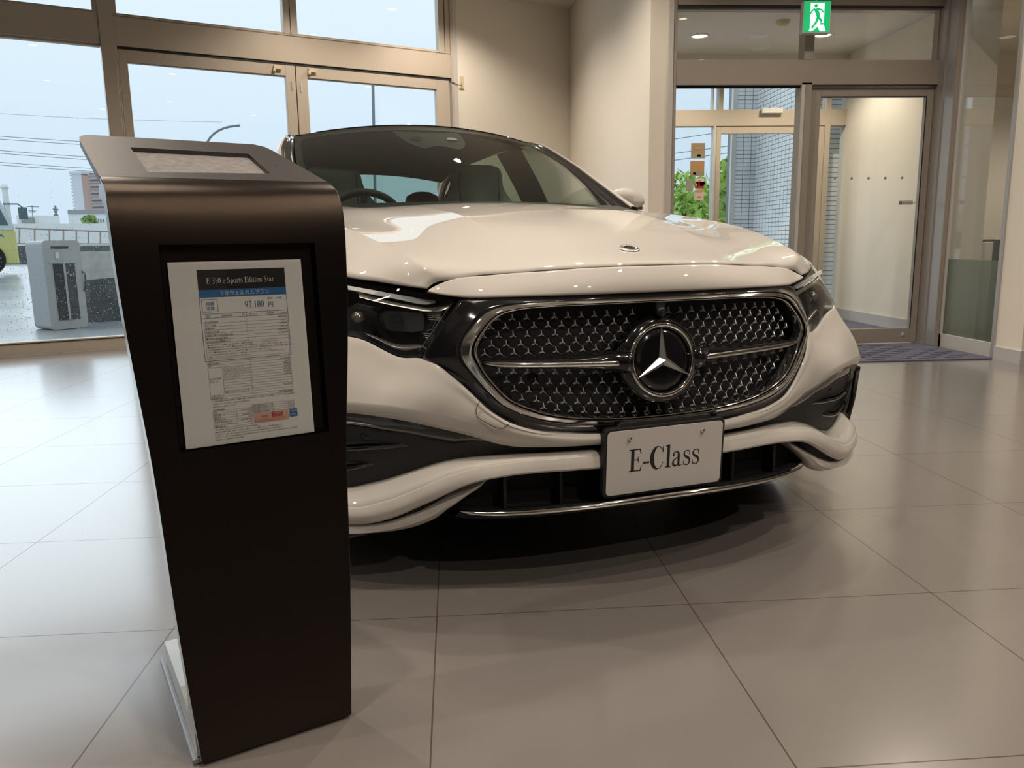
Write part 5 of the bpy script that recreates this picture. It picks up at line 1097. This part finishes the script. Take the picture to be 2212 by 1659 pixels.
limb([(-.012,.062),(.006,.020),(.010,.000)],[.026,.026,.020]); limb([(-.018,.062),(-.040,.048),(-.052,.026)],[.011,.010,.009]); limb([(-.004,.062),(.030,.055),(.046,.036)],[.011,.010,.009])
limb([(.006,.006),(-.006,-.030),(-.034,-.066)],[.018,.015,.011]); limb([(.010,.004),(.034,-.022),(.028,-.040),(.070,-.040)],[.018,.015,.013,.010]); limb([(-.04,-.060),(-.03,-.073)],[.01,.01])
m_.build('running_figure','green',ex)
m_ = MB(); m_.tube([(0,0,.115),(0,0,HC-2.438)],.008,8); m_.build('hanger','whiteplastic',ex)
# ---- socket and cord
oc = wp_(3.105,-.006,2.485); so = empty('wall_socket',tuple(oc),WY); tag(so,'ivory wall socket plate high on the plaster right of the window frame','socket')
m_ = MB(); m_.box(-.022,.022,-.006,.006,-.060,.060); m_.build('plate','plastic',so,bev=.002)
m_ = MB(); m_.tube([(-.01,-.012,-.01),(-.02,-.03,-.035),(-.05,-.02,-.030),(-.10,-.012,-.012),(-.16,-.01,-.008)],.0028,6); m_.build('power_cord','gasket',so)
# ---- entrance mat
mt = MB(); mo_ = [(1.95,3.50),(3.800,3.470),(3.822,3.50),(3.80,4.34),(1.95,4.34)]; mt.prism(mo_,(0,0,.0),(1,0,0),(0,1,0),(0,0,.010)); mt = mt.build('door_mat','mat',bev=.003); tag(mt,'blue-grey ribbed door mat on the tiles in front of the entrance door','mat')
m_ = MB()
for i in range(10):
    for j in range(9):
        x = 2.05+i*.19+(.09 if j%2 else 0); y = 3.56+j*.085
        if x > 3.70 or y > 4.28 or (x > 3.55 and y > 4.0): continue
        v,f = stroke([(x+.075*math.cos(a),y+.020*math.sin(a)+.01*math.cos(a)) for a in np.linspace(math.pi*1.05,math.pi*2.1,12)],[.004]+[.014]*10+[.004]); m_.add([(p[0],p[1],.0115) for p in v],f)
o = m_.build('wave_grooves','mat_line',mt)
m_ = MB(); m_.box(2.9,4.13,4.75,6.3,0,.010); o = m_.build('door_mat','mat'); tag(o,'blue-grey mat on the lobby floor behind the glass entrance door','mat')
# ---- showroom downlights
LTS = [(-.35,-.55),(1.75,-.75),(.55,1.25),(2.75,1.15),(-1.45,1.45),(1.0,3.35),(3.0,2.75),(-3.2,2.8),(3.6,-.9),(-2.2,-.8),(.34,4.49),(1.45,-2.35),(2.25,-3.4),(.15,5.95),(-.9,5.25)]
for k,(x,y) in enumerate(LTS):
    e = dl(x,y,HC,.06,'round recessed warm downlight in the showroom ceiling','lamp',grp='showroom downlights')
# ---- banner wall opposite the car
bw = MB(); bw.box(.6,4.4,-6.4,-6.36,.9,3.2); o = bw.build('wall_banner','print_white'); tag(o,'wide white banner board on the wall opposite the car','banner')

# ================================================================== OUTSIDE
def at(x,y,D):
    d = _f*1695.4+_r*(x-1106)-_u*(y-829.5); h = math.hypot(d.x,d.y); return np.array([CAMP.x+d.x/h*D, CAMP.y+d.y/h*D, CAMP.z+d.z/h*D])
gr_ = MB(); rows_ = []
for d_o,z in ((.16,-.10),(2.5,-.10),(5.5,-.09),(9,.02),(14,.18),(20,.28),(34,.30),(60,.30),(160,.30)):
    rows_.append([wp_(s,d_o,z) for s in (-120,-40,-12,-6,-2,2,3.5,12,40,120)])
gr_.grid(rows_); struct(gr_.build('ground','asphalt',smooth=True))
m_ = MB(); m_.add([wp_(-12,.15,-.085),wp_(3.3,.15,-.085),wp_(3.3,1.9,-.085),wp_(-12,1.9,-.085)],[(0,1,2,3)]); struct(m_.build('pavement','pavement'))
for (d_a,d_b,za,zb,mt_,nm) in ((8.4,8.6,.0,.07,'kerb','kerb'),(12.0,12.25,.10,.19,'kerb','kerb')):
    m_ = MB(); m_.obox(wp_(-60,d_a,za),WD*56,WN*(d_b-d_a),np.array([0,0,zb-za])); struct(m_.build(nm,mt_))
# charging cabinet
cb = at(112,716,10.9); cb[2] = -.10
ang_ = math.atan2(cb[1]-CAMP.y, cb[0]-CAMP.x)-math.pi/2
cab = empty('meter_cabinet',tuple(cb),ang_+.42); tag(cab,'pale grey service cabinet with tall dark slots, standing outside beyond the rain-flecked window','cabinet')
m_ = MB(); m_.prism(rrect(.44,1.06,.05),(.22,0,.54),(1,0,0),(0,0,1),(0,.42,0)); m_.build('cabinet_body','cabinet',cab)
m_ = MB(); m_.box(.10,.35,-.008,.0,.12,.80); m_.build('dark_opening','cabinet_dark',cab)
m_ = MB(); m_.box(.212,.238,-.012,0,.12,.80); m_.box(.05,.39,-.01,0,.80,.82); m_.build('divider','cabinet',cab)
m_ = MB(); m_.box(.10,.30,-.006,.0,.975,1.0); m_.build('name_strip','cabinet_dark',cab)
m_ = MB(); m_.box(.14,.18,-.01,0,.86,.93); m_.build('notice','white_build',cab)
m_ = MB(); m_.tube([(.43,-.01,.70),(.45,-.03,.66),(.45,-.03,.52),(.43,-.01,.46)],.010,6); m_.build('cable_loop','cabinet_dark',cab)
def wallseg(name,x0,y0t,x1,y1t,D,z0,th,mat,label,cat):
    a,b__ = at(x0,y0t,D),at(x1,y1t,D); d = b__-a; d[2] = 0; n_2 = np.array([-d[1],d[0],0]); n_2 /= np.linalg.norm(n_2)
    m_ = MB(); v = [a,b__,b__+n_2*th,a+n_2*th]; lo = [np.array([p[0],p[1],z0]) for p in v]; m_.add(lo+v,[(0,3,2,1),(4,5,6,7),(0,1,5,4),(1,2,6,5),(2,3,7,6),(3,0,4,7)])
    o = m_.build(name,mat); return tag(o,label,cat)
wallseg('low_wall',103,612,330,592,11.8,-.1,.25,'darkblock','dark low block wall directly behind the grey service cabinet','wall')
wallseg('concrete_wall',103,545,420,538,17,.0,.2,'concrete','long beige concrete wall beyond the service cabinet','wall')
wallseg('retaining_wall',-300,532,1500,525,42,.2,.6,'darkblock','long dark retaining wall below the brown railing','wall')
bx = wallseg('white_building',-400,486,1400,476,60,.2,10,'white_build','long low white building behind the railing across the road','building')
u_ = wallseg('storage_shed',35,465,128,466,74,.2,6,'white_build','pale flat-roofed upper block with a shutter left of the antenna, across the road','building')
m_ = MB(); a = at(45,470,73.7); b__ = at(75,470,73.7); lo = at(75,482,73.7); m_.add([a,b__,(b__[0],b__[1],lo[2]),(a[0],a[1],lo[2])],[(0,1,2,3)]); m_.build('shutter','kerb',u_)
v_ = wallseg('white_building',146,458,242,462,75,1.0,8,'white_build','white building with small windows below the brown tower','building')
m_ = MB(); m_.grid([[at(x,453,74.9) for x in (146,242)],[at(x,462,74.9) for x in (146,242)]]); m_.build('roof_railing','kerb',v_)
m_ = MB()
for k in range(4): 
    x = 205+k*5.5; a = at(x,473,74.8); c = at(x+4,480,74.8); m_.add([a,(c[0],c[1],a[2]),c,(a[0],a[1],c[2])],[(0,1,2,3)])
m_.build('windows','towerdark',v_)
# railing on the retaining wall
rl_ = empty('railing',tuple(at(40,525,42))); tag(rl_,'thin brown railing on top of the dark retaining wall across the road','railing')
base = np.array(rl_.location)
def rp(x,y): return at(x,y,42)-base
m_ = MB(); m_.tube([rp(x,493+(x-35)*.037) for x in (33,140,250)]+[rp(460,508)],.035,5); m_.tube([rp(x,526+(x-35)*.004) for x in (33,140,250,460)],.03,5); m_.build('rail','rust',rl_)
for x in (42,75,107,137,165,191,217,242): m_ = MB(); m_.tube([rp(x,493.5+(x-35)*.037),rp(x,527)],.035,5); m_.build('post','rust',rl_)
# tower
tw = empty('apartment_tower',tuple(at(163,460,200))); tag(tw,'brown and white high-rise apartment block far beyond the road','building')
tb_ = np.array(tw.location); tdir = at(245,460,196)-at(170,460,200); tdir[2] = 0; td = tdir/np.linalg.norm(tdir); tn = np.array([-td[1],td[0],0]); zt = at(163,376,200)[2]
m_ = MB(); m_.obox((0,0,-tb_[2]+.2),td*2.2,tn*10,np.array([0,0,zt-.2])); m_.build('stair_tower','towerwhite',tw)
m_ = MB(); m_.obox(td*2.2+np.array([0,0,-tb_[2]+.2]),td*30,tn*10,np.array([0,0,zt-.6])); m_.build('block','towerbrown',tw)
fh = (zt-tb_[2])/11.5
for k in range(12):
    m_ = MB(); m_.obox(td*4.0-tn*.5+np.array([0,0,k*fh-fh*.3]),td*27,tn*.5,np.array([0,0,fh*.45])); m_.build('balcony','towerbrown',tw)
    m_ = MB(); m_.obox(td*4.2-tn*.15+np.array([0,0,k*fh+fh*.17]),td*26.5,tn*.2,np.array([0,0,fh*.5])); m_.build('window_band','towerdark' if k%2 else 'towerwhite',tw)
    m_ = MB(); m_.obox(-td*1.0+tn*1.0+np.array([0,0,k*fh]),td*1.2,tn*5,np.array([0,0,fh*.5])); m_.build('landing','towerwhite',tw)
m_ = MB(); m_.obox(td*-.3-tn*.3+np.array([0,0,zt-tb_[2]]),td*3,tn*10.5,np.array([0,0,.5])); m_.obox(td*6+np.array([0,0,zt-tb_[2]-.4]),td*8,tn*6,np.array([0,0,1.0])); m_.build('roof_slab','towerwhite',tw)
wallseg('orange_building',226,443,250,444,150,0,10,'st_orange','small orange building at the foot of the apartment tower','building')
# truck
tk0 = at(45,588,24); tkh = (tk0[:2]-np.array([CAMP.x,CAMP.y])); tk = empty('truck',(tk0[0],tk0[1],.28), math.atan2(-tkh[0],tkh[1])+.04); tag(tk,'yellow and white lorry cab standing at the left edge beyond the window','truck')
m_ = MB(); m_.prism([(0,.25),(0,1.05),(-.06,1.18),(-.28,1.85),(-.42,1.95),(-1.9,1.98),(-1.9,.25),(-1.05,.25),(-.95,.55),(-.75,.68),(-.5,.62),(-.35,.25)],(0,0,0),(1,0,0),(0,0,1),(0,2.0,0)); m_.build('cab','truck',tk,bev=.03)
m_ = MB(); m_.prism([(-.03,1.20),(-.26,1.84),(-.42,1.95),(-1.9,1.98),(-1.9,1.12),(-.04,1.10)],(0,-.02,0),(1,0,0),(0,0,1),(0,2.04,0)); m_.build('upper_cab','truckwhite',tk)
m_ = MB(); m_.prism([(-.14,1.22),(-.32,1.74),(-1.1,1.78),(-1.1,1.22)],(0,-.035,0),(1,0,0),(0,0,1),(0,.02,0)); m_.build('side_window','truckglass',tk)
m_ = MB(); m_.obox((-8,.1,.6),(6,0,0),(0,1.9,0),(0,0,1.1)); m_.build('load_bed','truckwhite',tk)
m_ = MB(); m_.box(.10,.30,-.16,-.04,1.36,1.66); m_.tube([(.2,-.1,1.66),(.12,0,1.75),(-.2,.05,1.75)],.02,6); m_.build('side_mirror','truckglass',tk)
m_ = MB(); m_.tube([(-.12,.1,1.15),(-.12,.1,2.15)],.07,10); m_.lathe([(0,.16),(.07,.13),(.10,.06),(.07,0)],(-.12,.1,2.10),(0,0,1),14); m_.build('exhaust_stack','white_build',tk)
m_ = MB(); v,f = stroke(s2([(-.55,.98),(-.42,.90),(-.32,.98),(-.28,.92)],12),[.03]*12); m_.add([(a,-.006,b__) for a,b__ in v],f); m_.build('door_logo','print_blue',tk)
m_ = MB(); v,f = stroke([(-.5,1.02),(-.44,1.08),(-.36,1.03),(-.30,1.06)],[.05,.04,.05,.04]); m_.add([(a,-.006,b__) for a,b__ in v],f); m_.build('leaf_logo','green_plain' if 'green_plain' in MT else 'leaf',tk)
for x in (-.68,): 
    m_ = MB(); m_.lathe([(.0,.05),(.12,.06),(.15,.02),(.24,.02),(.25,.07),(.38,.07),(.40,.0),(.38,-.2),(0,-.2)],(x,.0,.38),(0,-1,0),28); m_.build('wheel','rubber',tk,auto=40)
    m_ = MB(); m_.lathe([(.0,.075),(.10,.07),(.12,.055),(.23,.04),(.24,.075)],(x,0,.38),(0,-1,0),24); m_.build('hub','truckwhite',tk,auto=40)
# poles, antennas, lamps, wires
def pole(name,P,r,label,cat,arms=(),mat='pole'):
    m_ = MB(); m_.tube(P,r,6); 
    for a in arms: m_.tube(a,r if not isinstance(r,list) else .03,5)
    return tag(m_.build(name,mat),label,cat)
pole('street_lamp',sp([np.r_[at(440,520,35)[:2],.28],at(443,380,35),at(452,300,35),at(472,282,35),at(500,273,35),at(519,271,35)],30),.045,'street lamp with a curved arm, seen above the top of the black stand','street lamp')
pole('street_lamp',[np.r_[at(812,540,45)[:2],.28],at(808,300,45),at(805.5,180,45)],.085,'straight tall lamp post seen through the right leaf of the glazed doors','lamp post')
pole('antenna',[np.r_[at(69,486,73)[:2],.2],at(69,444,73)],.03,'thin rooftop television antenna on the building across the road','antenna',[[at(58,446,73),at(84,447,73)],[at(61,455,73),at(78,456,73)],[at(62,458,73),at(76,458,73)]])
pole('utility_pole',[np.r_[at(119,486,90)[:2],.2],at(119.5,444,90)],.09,'small utility pole with crossarms on the skyline left of the tower','utility pole',[[at(114,452,90),at(126,453,90)],[at(116,457,90),at(124,457.5,90)],[at(116,464,90),at(126,465,90)]])
for k,(y0,y1) in enumerate(((293,304),(299,311),(322,339),(328,345),(348,363),(354,369),(246,258))):
    p0,p1 = at(-200,y0-14,60),at(480,y1+14 if k<6 else y1+6,60); pm = (p0+p1)/2-np.array([0,0,.15]); m_ = MB(); m_.tube(sp([p0,pm,p1],16),.018 if k<6 else .010,4); o = m_.build('power_line','pole'); tag(o,'one of the thin overhead cables crossing the sky in the left window','cable','overhead cables in the left window')
for k,(x0,y0,x1,y1) in enumerate(((1460,300,1540,288),(1460,330,1620,310),(1460,345,1640,322))):
    m_ = MB(); m_.tube([at(x0-60,y0+9,50),at(x1+60,y1-9,50)],.02,4); o = m_.build('power_line','pole'); tag(o,'one of the faint overhead cables seen through the outer entrance door','cable','overhead cables beyond the entrance')
# tree right of the apartment? small bush beside the building, and trees beyond the entrance
def foliage(name,c,rad,n,mat,label,leaf=.09,cat='tree',trunk=True,seed=1):
    r_g = np.random.default_rng(seed); e = empty(name,(c[0],c[1],0)); tag(e,label,cat)
    V = []; F = []
    K_c = r_g.normal(size=(26,3)); K_c /= np.linalg.norm(K_c,axis=1)[:,None]; K_c = K_c*r_g.uniform(.35,.95,(26,1))*np.array(rad); rr = r_g.uniform(.26,.48,26)
    for i in range(n):
        k = r_g.integers(26); d = r_g.normal(size=3); d /= np.linalg.norm(d); p = K_c[k]+d*rr[k]*np.mean(rad)*r_g.uniform(.6,1.0)**.5+np.array([0,0,c[2]])
        a = r_g.normal(size=3); a /= np.linalg.norm(a); b_2 = np.cross(a,r_g.normal(size=3)); b_2 /= np.linalg.norm(b_2); s_z = leaf*r_g.uniform(.6,1.3); q0 = len(V)
        V += [p-a*s_z,p+b_2*s_z*.5,p+a*s_z,p-b_2*s_z*.5]; F.append((q0,q0+1,q0+2,q0+3))
    link_mesh('foliage',V,F,mat,e)
    if trunk:
        m_ = MB(); m_.tube([(0,0,-.1),(0.05,0,c[2]*.6),(0,0,c[2])],[.09,.07,.04],7)
        for k in range(6): m_.tube([(0,0,c[2]*.5),tuple(K_c[k]*.7+np.array([0,0,c[2]]))],.02,5)
        m_.build('trunk','branch',e)
    return e
p = at(1490,455,15); foliage('tree',(p[0],p[1],p[2]-.35),(.95,.9,.95),5200,'leaf','broad green tree seen through the glass left of the outer door',seed=3)
p = at(1405,450,16.5); foliage('tree',(p[0],p[1],p[2]-.35),(.9,.9,.9),2600,'leaf2','darker green tree partly hidden by the left entrance post',seed=5)
p = at(1592,435,12.0); foliage('tree',(p[0],p[1],p[2]-.45),(.62,.7,.95),4200,'leaf','bright green tree seen through the outer door, left of the white tiled wall',seed=9)
p = at(190,474,56); foliage('bush',(p[0],p[1],p[2]-.2),(.5,.5,.45),700,'leaf2','small green shrub in front of the white building across the road',leaf=.12,seed=13,cat='shrub',trunk=False)
# tiled outer wall
m_ = MB(); m_.box(3.86,4.6,6.75,8.35,-.1,5.2); struct(m_.build('wall_outside','tilewall'))
m_ = MB(); m_.box(3.60,3.862,8.20,8.5,-.1,5.2); struct(m_.build('wall_outside_end','tilewall_shaded'))
m_ = MB(); m_.box(3.545,3.60,8.18,8.24,-.1,5.2); o = m_.build('downpipe','alu_pale'); tag(o,'pale vertical downpipe at the left edge of the white tiled wall','pipe')
# rain on the left window
dr = MB()
for i in range(3600):
    s_1 = rng.uniform(-3.4,-.22); z = .12+2.3*rng.beta(1.25,3.2); 
    if z > 1.25 and rng.random() < .6: continue
    r_3 = rng.uniform(.0016,.0042)*(1.0 if z < 1.1 else .6); c = wp_(s_1,.052,z); n_ = len(dr.v); tp = c+WN*r_3*.7
    ring_ = [c+WD*r_3*math.cos(a)+np.array([0,0,1])*r_3*1.25*math.sin(a) for a in np.linspace(0,2*math.pi,7)[:-1]]
    dr.v += [tuple(tp)]+[tuple(q_) for q_ in ring_]; dr.f += [(n_,n_+1+k,n_+1+(k+1)%6) for k in range(6)]; dr.m += [0]*6
o = dr.build('raindrops','drop',smooth=True); tag(o,'countless raindrops on the outside of the left window pane','raindrops',kind='stuff')
# ================================================================== LAMPS
def spot(x,y,z,e,ang=110,r=.035,col=(1.,.87,.725),blend=.6,tgt=None):
    l = bpy.data.lights.new('spot_lamp','SPOT'); l.energy = e; l.spot_size = math.radians(ang); l.spot_blend = blend; l.shadow_soft_size = r; l.color = col
    o = bpy.data.objects.new('spot_lamp',l); COL.objects.link(o); o.location = (x,y,z)
    if tgt is not None: o.rotation_euler = (Vector(tgt)-Vector((x,y,z))).to_track_quat('-Z','Y').to_euler()
    return o
for (x,y) in LTS: spot(x,y,HC-.02,(120 if y<-2 else 92 if y<4.4 else 85 if y>5.5 else 75),140)
for (x,y) in ((2.37,5.80),(3.52,5.76)): spot(x,y,2.68,60,140,col=(1.,.86,.66))
spot(4.9,4.9,2.66,40,140,col=(1.,.86,.68))  # added spot without a fixture, brightens the room behind the side light
spot(6.2,5.0,2.66,40,140,col=(1.,.86,.68))  # second added spot for that room, also without a fixture
